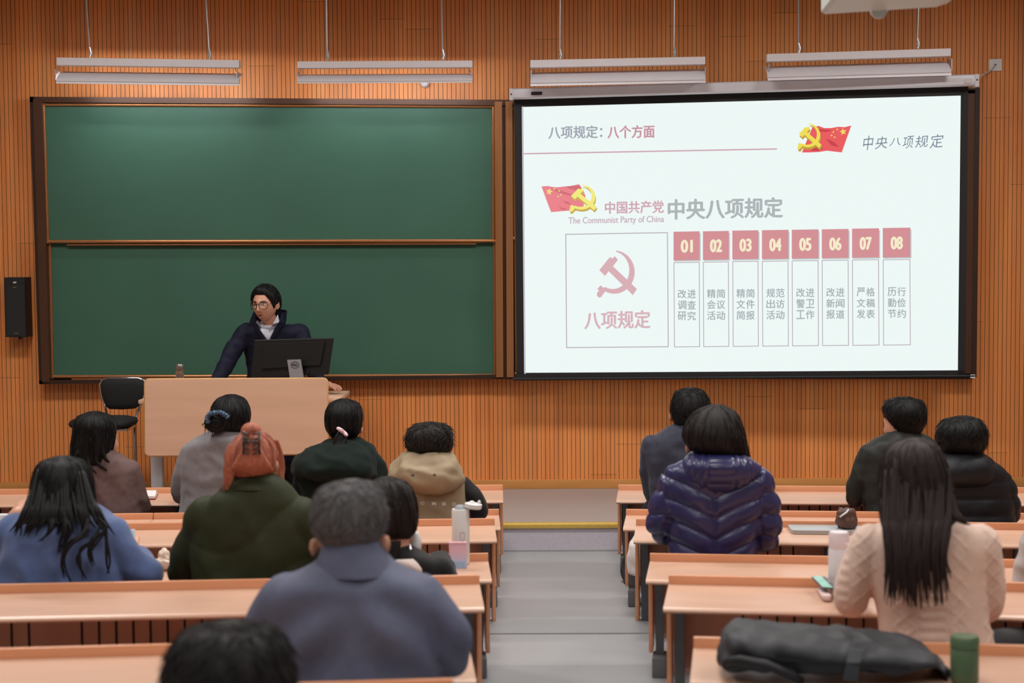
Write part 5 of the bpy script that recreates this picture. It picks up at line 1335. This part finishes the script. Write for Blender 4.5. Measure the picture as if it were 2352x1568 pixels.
# legs, standing
tr = MB(); cx, cy = R[-1][0], R[-1][1]
for sx in (-1, 1):
    tr.rcone([Vector((cx + sx * .09, cy, .93)), Vector((cx + sx * .11, cy - .02, .60)), Vector((cx + sx * .12, cy + .02, STAGE_Z + .08))], [.1, .075, .062], 16)
tr.ball((cx, cy, .95), (.18, .13, .12), 18)
remesh(tr, 'trousers', M_trous, r_, .014, 4, folds(.004))
for sx in (-1, 1): MB().ball((cx + sx * .12, cy - .06, STAGE_Z + .042), (.045, .13, .042), 14).build('shoe', M_shoe, r_, smooth=True)
hs = 1.06
def HL(x, y, z): return hc + M @ (Vector((x, y, z)) * hs)
def face_y(x, z):
    """forward distance of the face surface at local x, z"""
    lo, hi = .02, .13
    best = .09
    bz = 1e9
    for i in range(60):
        th = PI * (.15 + .7 * i / 59)
        for k in range(41):
            ph = PI / 2 + (k - 20) / 20 * 1.2
            p = head_point(math.sin(th) * math.cos(ph), math.sin(th) * math.sin(ph), math.cos(th))
            e = (p.x - x) ** 2 + (p.z - z) ** 2
            if e < bz: bz, best = e, p.y
    return best
# hair: a cap over the skull with a side-swept fringe
def hairline(ph):
    """lowest hair height for a direction around the head (0 = face, pi = nape)"""
    a = abs((ph + PI) % (2 * PI) - PI)
    if a < .55: return .064
    if a < 1.0: return .064 - (a - .55) / .45 * .042
    if a < 1.35: return .022 - (a - 1.0) / .35 * .055
    if a < 1.75: return -.033 + .03 * math.sin((a - 1.35) / .4 * PI)
    return -.035 - min(1, (a - 1.75) / .6) * .05
mb = MB(); n, m_ = 72, 26; vs = []
for layer in (0, 1):
    for i in range(m_ + 1):
        for k in range(n):
            ph = 2 * PI * k / n                # 0 at the face
            dirx, diry = math.sin(ph), math.cos(ph)
            zl = hairline(ph); th_end = math.acos(max(-1, min(1, zl / .117)))
            th = th_end * i / m_ + 1e-3
            p = head_point(math.sin(th) * dirx, math.sin(th) * diry, math.cos(th))
            u = i / m_
            nrm = Vector((p.x / .075 ** 2, p.y / .096 ** 2, p.z / .117 ** 2)).normalized()
            vol = (.021 - .013 * max(0, nrm.z)) * (1 - u ** 4) + .004
            vol += .010 * max(0, diry) * max(0, 1 - abs(u - .8) * 3) * (1 if dirx < .3 else .5)
            vol += .0035 * noise.noise((ph * 5 + u * 3, u * 5, 2.2)) 
            vs.append(HL(*(p + nrm * (vol if layer == 0 else -.004))))
o_ = n * (m_ + 1)
fs = [(i * n + k, i * n + (k + 1) % n, (i + 1) * n + (k + 1) % n, (i + 1) * n + k) for i in range(m_) for k in range(n)]
fs += [tuple(o_ + j for j in reversed(f)) for f in fs[:n * m_]]
fs += [(m_ * n + k, m_ * n + (k + 1) % n, o_ + m_ * n + (k + 1) % n, o_ + m_ * n + k) for k in range(n)]
mb.add(vs, fs)
rnd = random.Random(77)
for _ in range(420):
    ph = rnd.uniform(0, 2 * PI); u0 = rnd.uniform(.02, .75); du = rnd.uniform(.12, .26); sw = rnd.gauss(.12, .15); pts = []
    for k in range(5):
        t = k / 4; p_ = ph + sw * t; u = min(u0 + du * t, 1.04)
        th = math.acos(max(-1, min(1, hairline(p_) / .117))) * u
        p = head_point(math.sin(th) * math.sin(p_), math.sin(th) * math.cos(p_), math.cos(th))
        nrm = Vector((p.x / .075 ** 2, p.y / .096 ** 2, p.z / .117 ** 2)).normalized()
        pts.append(HL(*(p + nrm * ((.021 - .013 * max(0, nrm.z)) * (1 - min(u, 1) ** 4) + .006 + .004 * t))))
    mb.tube(pts, [.002, .0022, .002, .0014, .0005], 5)
mb.build('hair', M_hair, r_, smooth=True)
M_brow = mat('eyebrow_black', (30, 24, 22), rough=.8)
M_eye = mat('eye_white', (205, 196, 190), rough=.25, var=.02)
M_iris = mat('iris_dark', (28, 20, 18), rough=.15)
M_lip = mat('lip', (188, 116, 102), rough=.4)
for sx in (-1, 1):
    pts = [HL(sx * x, face_y(sx * x, z) + .002, z) for x, z in ((.014, .017), (.026, .0215), (.040, .021), (.051, .014))]
    MB().tube(pts, [.0028, .0036, .0032, .0014], 7).build('eyebrow', M_brow, r_, smooth=True)
    ey = face_y(sx * .031, -.001) - .0035
    e_ = MB().ball(HL(sx * .031, ey, -.001), (.0135, .007, .0058), 16, rot=M).build('eye', M_eye, r_, smooth=True)
    MB().ball(HL(sx * .031 + .004, ey + .0055, -.0005), (.0054, .002, .0052), 14, rot=M).build('iris', M_iris, e_, smooth=True, root=r_)
    pts = [HL(sx * x, face_y(sx * x, z) + .0015, z) for x, z in ((.017, .001), (.024, .0055), (.033, .0062), (.041, .0035), (.046, -.001))]
    MB().tube(pts, [.001, .0016, .0018, .0016, .001], 6).build('upper_eyelid', M_brow, r_, smooth=True)
yl = face_y(0, -.062)
up_ = [HL(x, face_y(x, -.066) + .0025 - abs(x) * .05, z) for x, z in ((-.023, -.070), (-.012, -.0655), (-.004, -.064), (0, -.065), (.004, -.064), (.012, -.0655), (.023, -.070))]
MB().tube(up_, [.001, .003, .0038, .0036, .0038, .003, .001], 7).build('upper_lip', M_lip, r_, smooth=True)
lo_ = [HL(x, face_y(x, -.078) + .0025 - abs(x) * .05, z) for x, z in ((-.023, -.071), (-.013, -.0785), (0, -.081), (.013, -.0785), (.023, -.071))]
MB().tube(lo_, [.001, .0036, .0046, .0036, .001], 7).build('lower_lip', M_lip, r_, smooth=True)
MB().ball(HL(0, face_y(0, -.072) + .0005, -.0725), (.015, .004, .0042), 14, rot=M).build('mouth', mat('mouth_dark', (48, 22, 22), rough=.5), r_, smooth=True)
# glasses
gy = .104
M_lens = bpy.data.materials.new('lens_glass'); M_lens.use_nodes = True
_n = M_lens.node_tree; _t = _n.nodes.new('ShaderNodeBsdfTransparent'); _g = _n.nodes.new('ShaderNodeBsdfGlossy'); _m = _n.nodes.new('ShaderNodeMixShader')
_g.inputs['Roughness'].default_value = .05; _m.inputs[0].default_value = .06
_n.links.new(_t.outputs[0], _m.inputs[1]); _n.links.new(_g.outputs[0], _m.inputs[2]); _n.links.new(_m.outputs[0], _n.nodes['Material Output'].inputs[0])
M_gf = mat('glasses_frame', (34, 30, 32), rough=.25)
gm = MB()
def rim(sx):
    out = []
    for k in range(32):
        a = 2 * PI * k / 32; ca, sa = math.cos(a), math.sin(a)
        out.append((sx * .035 + .0265 * math.copysign(abs(ca) ** .7, ca), -.006 + .0225 * math.copysign(abs(sa) ** .75, sa)))
    return out
for sx in (-1, 1):
    gm.tube([HL(x, gy - 6 * max(0, abs(x) - .03) ** 1.5 * .6, z) for x, z in rim(sx)], .0023, 6, closed=True)
    gm.tube([HL(sx * .061, gy - .022, .004), HL(sx * .074, .06, .006), HL(sx * .083, 0, .008), HL(sx * .084, -.02, -.002)], .0016, 6)
gm.tube([HL(-.009, gy, .003), HL(0, gy + .003, .006), HL(.009, gy, .003)], .0018, 6)
gl_ = gm.build('glasses', M_gf, r_, smooth=True)
for sx in (-1, 1):
    lm = MB(); lm.add([HL(x, gy - .001 - 6 * max(0, abs(x) - .03) ** 1.5 * .6, z) for x, z in rim(sx)], [tuple(range(32))])
    lm.build('lens', M_lens, gl_, root=r_)
# shirt in the open neck of the jacket
bvh = BVHTree.FromPolygons(jw[0], jw[1])
def chest(px, py, off):
    dd = ray(px, py).normalized(); loc, nn, ix, ds = bvh.ray_cast(Vector((0, 0, CAM_Z)), dd)
    return (loc if loc else P(px, py, d - .17)) - dd * off
M_shirt = mat('shirt_striped', (206, 208, 222), rough=.7, scale=(160, 160, 2), var=.12)
sh_ = MB(); rows_ = []
vy = [(750, 593, 637), (754, 595, 635), (758, 598, 633), (768, 605, 628), (778, 611, 623), (784, 614, 620)]
for y, x0, x1 in vy: rows_.append([chest(x0 + (x1 - x0) * k / 8, y, .006 + .006 * math.sin(PI * k / 8)) for k in range(9)])
g = [v for rw in rows_ for v in rw]; nb = len(g)
g2 = [v + Vector((0, .012, 0)) for v in g]
fs = [(i * 9 + k, i * 9 + k + 1, (i + 1) * 9 + k + 1, (i + 1) * 9 + k) for i in range(5) for k in range(8)]
fs += [tuple(nb + j for j in reversed(f)) for f in fs]
sh_.add(g + g2, fs); shirt = sh_.build('shirt', M_shirt, r_, smooth=True)
for pts in ([(590, 735), (588, 741), (600, 752), (613, 761), (606, 746)], [(638, 722), (642, 740), (634, 748), (617, 762), (626, 744)]):
    cm = MB(); cm.prism([chest(x, y, .018) for x, y in pts], (0, .006, 0)); cm.build('shirt_collar', M_shirt, shirt, root=r_)
# stand-up jacket collar: a band round the neck, open in front
cm = MB(); nk = 22; vs = []
cxn, cyn = P(621, 725, d - .09).x, d - .09
for k in range(nk):
    a = math.radians(-38 + k * (256 / (nk - 1)))           # runs round the back of the neck, front is -90
    ztop = P(621, 714, d).z + .014 * math.sin(a)
    zb = P(621, 738, d).z - (.03 if math.sin(a) < -.2 else 0)
    for rr, zz in ((.096, zb), (.100, (zb + ztop) / 2), (.104, ztop), (.097, ztop), (.091, (zb + ztop) / 2), (.088, zb)):
        vs.append(Vector((cxn + rr * 1.12 * math.cos(a), cyn + rr * .98 * math.sin(a), zz)))
fs = [(k * 6 + j, k * 6 + (j + 1) % 6, (k + 1) * 6 + (j + 1) % 6, (k + 1) * 6 + j) for k in range(nk - 1) for j in range(6)]
fs += [tuple(range(6)), tuple(reversed(range((nk - 1) * 6, nk * 6)))]
cm.add(vs, fs); cm.build('jacket_collar', M_navy, r_, smooth='auto')
for pts in ([(582, 716), (588, 742), (600, 762), (613, 781), (604, 779), (588, 760), (572, 741)], [(648, 716), (654, 742), (640, 760), (622, 781), (617, 783), (630, 756), (641, 738)]):
    lm = MB(); lm.prism([chest(x, y, .020) for x, y in pts], (0, .012, 0)); lm.build('lapel', M_navy, jk, root=r_)
# the band of the shirt collar round the neck
zc_ = P(621, 745, d - .09).z
bd_ = MB(); bd_.tube([Vector((cxn + .070 * math.cos(t * PI / 14), cyn + .064 * math.sin(t * PI / 14), zc_ + .016 * math.sin(t * PI / 14))) for t in range(28)], .017, 8, closed=True)
bd_.build('collar_band', M_shirt, shirt, smooth=True, root=r_)
# ================================================================== things on the desks
def DZ(side, r): 
    loc, ang, Ht, z0 = DESKS[(side, r, 0)]; return z0 + Ht - .034
# laptop and pouch, row 3 right
z = DZ('R', 3) + .001
lp = thing('laptop', 'closed silver laptop lying on the desk behind the purple jacket', 'laptop', PZ(1895, 1212, z))
q = [desk_point('R', 3, 1808, .035), desk_point('R', 3, 1974, .035), desk_point('R', 3, 1990, .20), desk_point('R', 3, 1820, .20)]
for v in q: v.z = z
M_alu = mat('laptop_silver', (186, 190, 192), rough=.35, metal=.5, scale=(5, 5, 5), var=.03)
mb = MB(); mb.prism(rrect(q, .02), (0, 0, .009)); mb.build('base', M_alu, lp)
mb = MB(); mb.prism(rrect([v + Vector((0, 0, .0105)) for v in q], .02), (0, 0, .0065)); mb.build('screen_lid', M_alu, lp)
c = desk_point('R', 3, 1944, .12); c.z = z + .0175
pc_ = thing('pouch', 'small brown zip pouch standing on the silver laptop', 'pouch', c)
mb = MB(); mb.lathe(c, [(.02, .005), (.043, .008), (.05, .025), (.049, .055), (.042, .08), (.03, .093), (.012, .088)], 24)
remesh(mb, 'body', mat('pouch_brown', (84, 56, 46), rough=.55, bump=.2), pc_, .006, 2, folds(.006, 30, 30, 3))
mb = MB(); mb.tube([c + Vector((-.04, -.045, .06)), c + Vector((-.025, -.05, .073)), c + Vector((-.008, -.045, .083)), c + Vector((.004, -.03, .094))], .0045, 7); mb.build('zipper', mat('zip_silver', (214, 216, 220), rough=.3), pc_, smooth=True)
mb = MB(); mb.ball(PZ(1791, 1219, z) + Vector((0, 0, .018)), (.014, .012, .013), 14)
tg, _w = remesh(mb, 'tissue', mat('tissue_white', (226, 222, 218), rough=.9), None, .004, 1, folds(.004, 60, 60, 5)); tag(tg, 'crumpled scrap of white tissue beside the purple jacket sleeve', 'tissue')
# dark cup, row 1 right
z = DZ('R', 1) + .001; c = desk_point('R', 1, 1749, .08); c.z = z
cu = thing('cup', 'black tumbler with a pale rim on the front desk behind the purple jacket', 'cup', c)
hcup = P(1749, 1082, c.y).z - z
mb = MB(); mb.lathe(c, [(.03, 0), (.034, .006), (.036, hcup * .9)], 26); mb.build('body', mat('cup_black', (20, 22, 22), rough=.35), cu, smooth='auto')
mb = MB(); mb.lathe(c + Vector((0, 0, hcup * .9)), [(.0365, 0), (.037, hcup * .06), (.034, hcup * .1)], 26); mb.build('lid', mat('cup_rim', (120, 140, 134), rough=.3), cu, smooth='auto')
# white flask with pink button, phone and case, row 5 right
z = DZ('R', 5) + .001; c = desk_point('R', 5, 1927, .07); c.z = z; k = c.y / F
fl = thing('vacuum_flask', 'white vacuum flask with a pink button lid next to the beige sweater', 'bottle', c)
H = P(1927, 1219, c.y).z - z; R0 = 24 * k
M_flw = mat('flask_white', (222, 220, 226), rough=.4, scale=(90, 90, 90), var=.03, bump=.15)
mb = MB(); mb.lathe(c, [(R0 * .93, 0), (R0, .006), (R0, H * .68), (R0 * .93, H * .72)], 32); mb.build('body', M_flw, fl, smooth='auto')
mb = MB(); mb.lathe(c + Vector((0, 0, H * .705)), [(R0 * .93, 0), (R0 * .97, .004), (R0 * .97, H * .24), (R0 * .88, H * .283), (R0 * .4, H * .295)], 32); li = mb.build('lid', mat('flask_lid', (226, 214, 218), rough=.35), fl, smooth='auto')
bp = c + Vector((R0 * .62, -R0 * .78, H * .8))
mb = MB(); mb.tube([bp + Vector((.012 * math.cos(t * PI / 9), -.002 - .003 * math.cos(t * PI / 9), .013 * math.sin(t * PI / 9))) for t in range(18)], .002, 6, closed=True); mb.build('button_ring', mat('ring_pink', (222, 160, 166), rough=.4), li, smooth=True, root=fl)
MB().ball(bp, (.010, .006, .011), 14).build('button', mat('flask_lid', (226, 214, 218)), li, smooth=True, root=fl)
zc = z
q = [desk_point('R', 5, 1876, .10), desk_point('R', 5, 1898, .10), desk_point('R', 5, 1912, .26), desk_point('R', 5, 1890, .26)]
for v in q: v.z = zc
ca = thing('case', 'pale pink pencil case lying under the phone with the green screen', 'case', PZ(1905, 1362, zc))
mb = MB(); mb.prism(rrect(q, .02), (0, 0, .022)); remesh(mb, 'body', mat('case_pink', (220, 196, 192), rough=.6), ca, .005, 3)
ch_ = MB(); p0 = q[1] + Vector((.003, -.03, .03)); ch_.tube([p0 + Vector((.0, -.0, .012)), p0 + Vector((.006, -.008, .005)), p0 + Vector((.006, -.012, -.01)), p0 + Vector((.01, -.02, -.022))], .006, 8); ch_.build('charm', mat('charm_white', (228, 226, 228), rough=.4), ca, smooth=True)
zp = zc + .034
ph = thing('smartphone', 'smartphone with a pale green screen lying on the pink case', 'phone', PZ(1905, 1340, zp))
q = [desk_point('R', 5, 1864, .06), desk_point('R', 5, 1896, .06), desk_point('R', 5, 1922, .22), desk_point('R', 5, 1890, .22)]
for i_, v in enumerate(q): v.z = zp + (.008 if i_ < 2 else 0)
mb = MB(); mb.prism(rrect(q, .008), (0, 0, .007)); mb.build('body', mat('phone_grey', (86, 88, 94), rough=.3), ph)
qq = [q[0] * .96 + q[2] * .04, q[0] * .28 + q[1] * .72, q[3] * .28 + q[2] * .72, q[3] * .96 + q[1] * .04]
mb = MB(); mb.prism([v + Vector((0, 0, .0072)) for v in qq], (0, 0, .0006)); mb.build('screen', mat('phone_screen_green', (150, 206, 190), rough=.25), ph)
# backpack and green flask on the near right desk
z = DZ('R', 6) + .032
yb_ = 4.70
bk = thing('backpack', 'dark grey backpack lying on the nearest right-hand desk', 'backpack', (P(1905, 1540, yb_).x, yb_, z))
M_bp = mat('backpack_grey', (38, 39, 44), rough=.6, scale=(120, 120, 120), var=.12, bump=.25, bscale=(300, 300, 300))
kb = yb_ / F
mb = MB()
rows_b = [(1655, 1500, 1600, .10), (1672, 1455, 1600, .13), (1700, 1440, 1600, .15), (1740, 1441, 1600, .155), (1800, 1450, 1600, .16), (1870, 1456, 1600, .165), (1950, 1462, 1600, .165), (2030, 1472, 1600, .165), (2100, 1482, 1600, .16), (2130, 1494, 1600, .14), (2152, 1530, 1600, .11), (2164, 1560, 1600, .07)]
vs = []; n = 28
for x, yt, yb2, hd in rows_b:
    top = P(x, yt, yb_); zt_, zb_ = top.z, z
    for k_ in range(n):
        a = 2 * PI * k_ / n; ca_ = math.copysign(abs(math.cos(a)) ** .6, math.cos(a)); sa_ = math.copysign(abs(math.sin(a)) ** .6, math.sin(a))
        vs.append(Vector((top.x, yb_ + hd * .95 * ca_, (zt_ + zb_) / 2 + (zt_ - zb_) / 2 * sa_)))
N = len(rows_b)
mb.add(vs, [(i * n + k_, i * n + (k_ + 1) % n, (i + 1) * n + (k_ + 1) % n, (i + 1) * n + k_) for i in range(N - 1) for k_ in range(n)] + [tuple(range(n)), tuple(range((N - 1) * n, N * n))])
bo, bw_ = remesh(mb, 'body', M_bp, bk, .008, 3, folds(.008, 9, 12, 71))
bvb = BVHTree.FromPolygons(bw_[0], bw_[1])
def onb(px, py, off=.004):
    dd = ray(px, py).normalized(); loc, nn, ix, ds = bvb.ray_cast(Vector((0, 0, CAM_Z)), dd)
    return (loc if loc else P(px, py, yb_ - .15)) - dd * off
def band(name, L, R_, m, th=.006):
    b_ = MB(); g1 = [onb(*p, th) for p in L]; g2 = [onb(*p, th) for p in R_]; h1 = [onb(*p, -.002) for p in L]; h2 = [onb(*p, -.002) for p in R_]
    k_ = len(L); b_.add(g1 + g2 + h1 + h2, [(i, i + 1, k_ + i + 1, k_ + i) for i in range(k_ - 1)] + [(i, i + 1, 2 * k_ + i + 1, 2 * k_ + i) for i in range(k_ - 1)] + [(k_ + i, k_ + i + 1, 3 * k_ + i + 1, 3 * k_ + i) for i in range(k_ - 1)])
    return b_.build(name, m, bk, smooth='auto')
band('strap', [(1962, 1463), (1950, 1490), (1944, 1520), (1938, 1545), (1936, 1562)], [(1996, 1472), (1984, 1494), (1976, 1522), (1972, 1547), (1970, 1564)], mat('strap_grey', (58, 60, 66), rough=.45), .011)
band('flap_edge_shadow', [(1690, 1500), (1760, 1508), (1840, 1514), (1920, 1519), (2000, 1523), (2090, 1527)], [(1690, 1506), (1760, 1514), (1840, 1520), (1920, 1525), (2000, 1529), (2090, 1533)], mat('strap_and_flap_shadow', (24, 24, 27), rough=.6), .012)  # raised flap edge, coloured dark to paint the shadow along it
mb = MB(); mb.tube([onb(1668, 1520, .0), onb(1700, 1514, .02), onb(1760, 1526, .03), onb(1820, 1552, .02), onb(1840, 1564, .0)], .014, 8); mb.build('shoulder_strap', mat('strap_and_flap_shadow', (24, 24, 27), rough=.6), bk, smooth=True)
yt_ = 4.6; c = P(2215, 1568, yt_); zb_ = DZ('R', 6) + .002; c.z = zb_; H = P(2215, 1458, yt_).z - zb_; k = yt_ / F
tm = thing('thermos', 'dark green thermos on the nearest right-hand desk beside the backpack', 'bottle', c)
M_tg = mat('thermos_green', (78, 98, 70), rough=.4, scale=(60, 60, 60), var=.05)
mb = MB(); mb.lathe(c, [(31 * k, 0), (32.5 * k, .004), (32.5 * k, H * .70), (31 * k, H * .72)], 32); mb.build('body', M_tg, tm, smooth='auto')
mb = MB(); mb.lathe(c + Vector((0, 0, H * .725)), [(31 * k, 0), (33 * k, .002), (33 * k, H * .22), (29 * k, H * .27), (12 * k, H * .275)], 32); mb.build('lid', M_tg, tm, smooth='auto')
# white bottle with its lid flipped open and a pink box, row 4 left
z = DZ('L', 4) + .001; c = desk_point('L', 4, 1058, .065); c.z = z; k = c.y / F; H = P(1058, 1168, c.y).z - z
wb = thing('water_bottle', 'tall white water bottle with its lid flipped open on the left desk', 'bottle', c)
M_wb = mat('bottle_white', (226, 222, 218), rough=.4, scale=(20, 20, 20), var=.02)
mb = MB(); mb.lathe(c, [(19 * k, 0), (20.5 * k, .005), (20.5 * k, H * .97), (19 * k, H), (15 * k, H)], 32); bd_ = mb.build('body', M_wb, wb, smooth='auto')
mb = MB(); mb.lathe(c + Vector((0, 0, H)), [(15 * k, -.002), (14 * k, .006), (8 * k, .016), (5 * k, .016)], 24); mb.build('spout', mat('spout_grey', (150, 152, 158), rough=.4), wb, smooth='auto')
lc = P(1087, 1161, c.y)
mb = MB(); mb.lathe(lc, [(18 * k, -.012), (20 * k, -.008), (20 * k, .008), (16 * k, .011), (6 * k, .012)], 28, rot=Matrix.Rotation(.12, 3, 'Y')); mb.ball(lc + Vector((-.006, 0, .014)), (.012, .012, .008), 12); mb.ball(lc + Vector((.026, 0, .014)), (.007, .007, .010), 12)
mb.tube([lc + Vector((-18 * k, 0, 0)), c + Vector((19 * k, 0, H * .98))], .004, 6); mb.build('flip_lid', M_wb, wb, smooth='auto')
ht = MB(); pts = []
for t in range(33):
    a = t / 32 * 2 * PI * .86 + .45
    u = .62 * math.sin(a) ** 3; v = .8 * math.cos(a) - .3 * math.cos(2 * a) - .12 * math.cos(3 * a)
    ang = (u * 9 + 5) * k / (20.5 * k); pts.append(c + Vector((20.7 * k * math.sin(ang), -20.7 * k * math.cos(ang), H * .52 + v * 15 * k)))
ht.tube(pts, .0012, 5); ht.build('heart_mark', mat('mark_grey', (176, 160, 156), rough=.5), bd_, root=wb)
z = DZ('L', 4) + .001; c = desk_point('L', 4, 1054, .16); c.z = z; k = c.y / F
bx_ = thing('carton', 'small pink and pale blue carton standing in front of the white water bottle', 'box', c)
q = [P(1031, 1249, c.y), P(1071, 1249, c.y), P(1072, 1311, c.y), P(1033, 1311, c.y)]; q[2].z = q[3].z = z
m_ = mat('carton_print', (228, 190, 204), rough=.5)
nt = m_.node_tree; tc = nt.nodes.new('ShaderNodeTexCoord'); sp_ = nt.nodes.new('ShaderNodeSeparateXYZ'); nt.links.new(tc.outputs['Generated'], sp_.inputs[0])
rp = nt.nodes.new('ShaderNodeValToRGB'); nt.links.new(sp_.outputs['Z'], rp.inputs[0])
rp.color_ramp.elements[0].position = .1; rp.color_ramp.elements[0].color = (*lin((176, 196, 224)), 1); rp.color_ramp.elements[1].position = .75; rp.color_ramp.elements[1].color = (*lin((230, 186, 202)), 1)
nt.links.new(rp.outputs[0], nt.nodes['Principled BSDF'].inputs['Base Color'])
mb = MB(); mb.hexa(*q, (0, .03, 0)); mb.build('body', m_, bx_)
mb = MB(); mb.hexa(P(1034, 1289, c.y - .002), P(1067, 1289, c.y - .002), P(1067, 1305, c.y - .002), P(1036, 1305, c.y - .002), (0, .002, 0)); mb.build('blue_print', mat('print_blue', (160, 186, 220), rough=.5), bx_)
mb = MB(); mb.hexa(q[0] + Vector((-.001, -.001, .0)), q[1] + Vector((.001, -.001, 0)), q[1] + Vector((.001, -.001, .006)), q[0] + Vector((-.001, -.001, .006)), (0, .032, 0)); mb.build('lid', mat('carton_lid', (226, 176, 184), rough=.5), bx_)
# open book on the front left desk
z = DZ('L', 1) + .001; c = desk_point('L', 1, 350, .15)
bk2 = thing('book', 'open white notebook with red edges on the front desk beside the brown jacket', 'book', c)
M_page = mat('paper_white', (226, 222, 220), rough=.8, var=.02)
q = [desk_point('L', 1, 336, .04), desk_point('L', 1, 364, .04), desk_point('L', 1, 358, .26), desk_point('L', 1, 330, .26)]
for v in q: v.z = z
mb = MB(); mb.prism(q, (0, 0, .004)); mb.build('cover', mat('book_red', (176, 60, 56), rough=.6), bk2)
mb = MB(); q1 = [v * .96 + (q[0] + q[2]) / 2 * .04 + Vector((0, 0, .0045)) for v in q]; mb.prism(q1, (0, 0, .012)); mb.build('pages', M_page, bk2)
mb = MB(); mb.add([q1[0] + Vector((0, 0, .013)), q1[1] + Vector((0, 0, .013)), q1[1] * .6 + q1[2] * .4 + Vector((0, 0, .03)), q1[0] * .6 + q1[3] * .4 + Vector((0, 0, .03)), q1[2] + Vector((0, 0, .013)), q1[3] + Vector((0, 0, .013))], [(0, 1, 2, 3), (3, 2, 4, 5)]); mb.build('turning_page', M_page, bk2)
# notebook propped up by the woman in blue, her pen and phone
dn = 6.42; z = DZ('L', 4)
nb_ = thing('notebook', 'white notebook propped up at the left edge before the blue coat', 'notebook', (P(10, 1200, dn).x, dn, z))
q = [P(-60, 1184, dn + .06), P(44, 1181, dn + .06), P(40, 1300, dn), P(-64, 1300, dn)]; q[2].z = q[3].z = z + .006
mb = MB(); mb.hexa(*q, (0, .012, .003)); mb.build('pages', M_page, nb_)
mb = MB(); mb.hexa(*[v + Vector((0, .013, .0)) for v in q], (0, .003, 0)); mb.build('cover', mat('book_grey', (150, 150, 156), rough=.6), nb_)
MB_ = MB(); p0, p1 = P(47, 1194, 6.36), P(38, 1168, 6.38); MB_.tube([p0, p0 * .8 + p1 * .2, p1], [.002, .0055, .005], 8); tag(MB_.build('pen', mat('pen_white', (206, 208, 212), rough=.35)), 'white pen held up in front of the notebook at the left edge', 'pen')
pp = P(301, 1232, 6.52)
fp = thing('smartphone', 'pale blue phone held at the right hand of the blue coat', 'phone', pp)
q = [P(288, 1217, 6.54), P(309, 1215, 6.54), P(310, 1246, 6.5), P(290, 1248, 6.5)]
mb = MB(); mb.prism(rrect(q, .004), (0, .008, 0)); mb.build('body', mat('phone_white', (206, 210, 216), rough=.3), fp)
mb = MB(); mb.prism([v * .9 + (q[0] + q[2]) / 2 * .1 + Vector((0, -.001, 0)) for v in q], (0, .0012, 0)); mb.build('screen', mat('phone_screen_blue', (170, 194, 208), rough=.2), fp)
# crumpled wrapper, row 4 left
z = DZ('L', 4) + .002; c = desk_point('L', 4, 380, .09); c.z = z; mb = MB()
c.z += .008; mb.ball(c + Vector((0, 0, .022)), (.042, .03, .022), 18); mb.ball(c + Vector((-.012, .01, .05)), (.02, .016, .022), 14); mb.ball(c + Vector((.035, 0, .012)), (.02, .02, .012), 12)
wr, _w = remesh(mb, 'wrapper', mat('wrapper_beige', (224, 196, 166), rough=.6, scale=(60, 60, 60), rgb2=(226, 214, 206)), None, .004, 1, folds(.008, 40, 40, 9)); tag(wr, 'crumpled beige food wrapper on the desk between the blue coat and the olive jacket', 'wrapper')
# white bag at the aisle end of the third bench on the right
c = P(1476, 1262, 8.28); loc_, ang_, Ht_, z0_ = DESKS[('R', 3, 0)]
c.z = z0_ + .25
mb = MB(); mb.lathe(c, [(.04, 0), (.075, .01), (.082, .09), (.07, .16), (.04, .20), (.012, .205)], 24)
wbg = thing('handbag', 'white rounded bag at the aisle end of the bench, right of the aisle', 'bag', c)
remesh(mb, 'body', mat('bag_white', (220, 214, 210), rough=.5), wbg, .008, 3, folds(.004, 12, 12, 4))
mb = MB(); mb.tube([c + Vector((.035, 0, .18)), c + Vector((.03, 0, .25)), c + Vector((-.03, 0, .25)), c + Vector((-.035, 0, .18))], .005, 7); mb.build('handle', mat('bag_white', (220, 214, 210)), wbg, smooth=True)
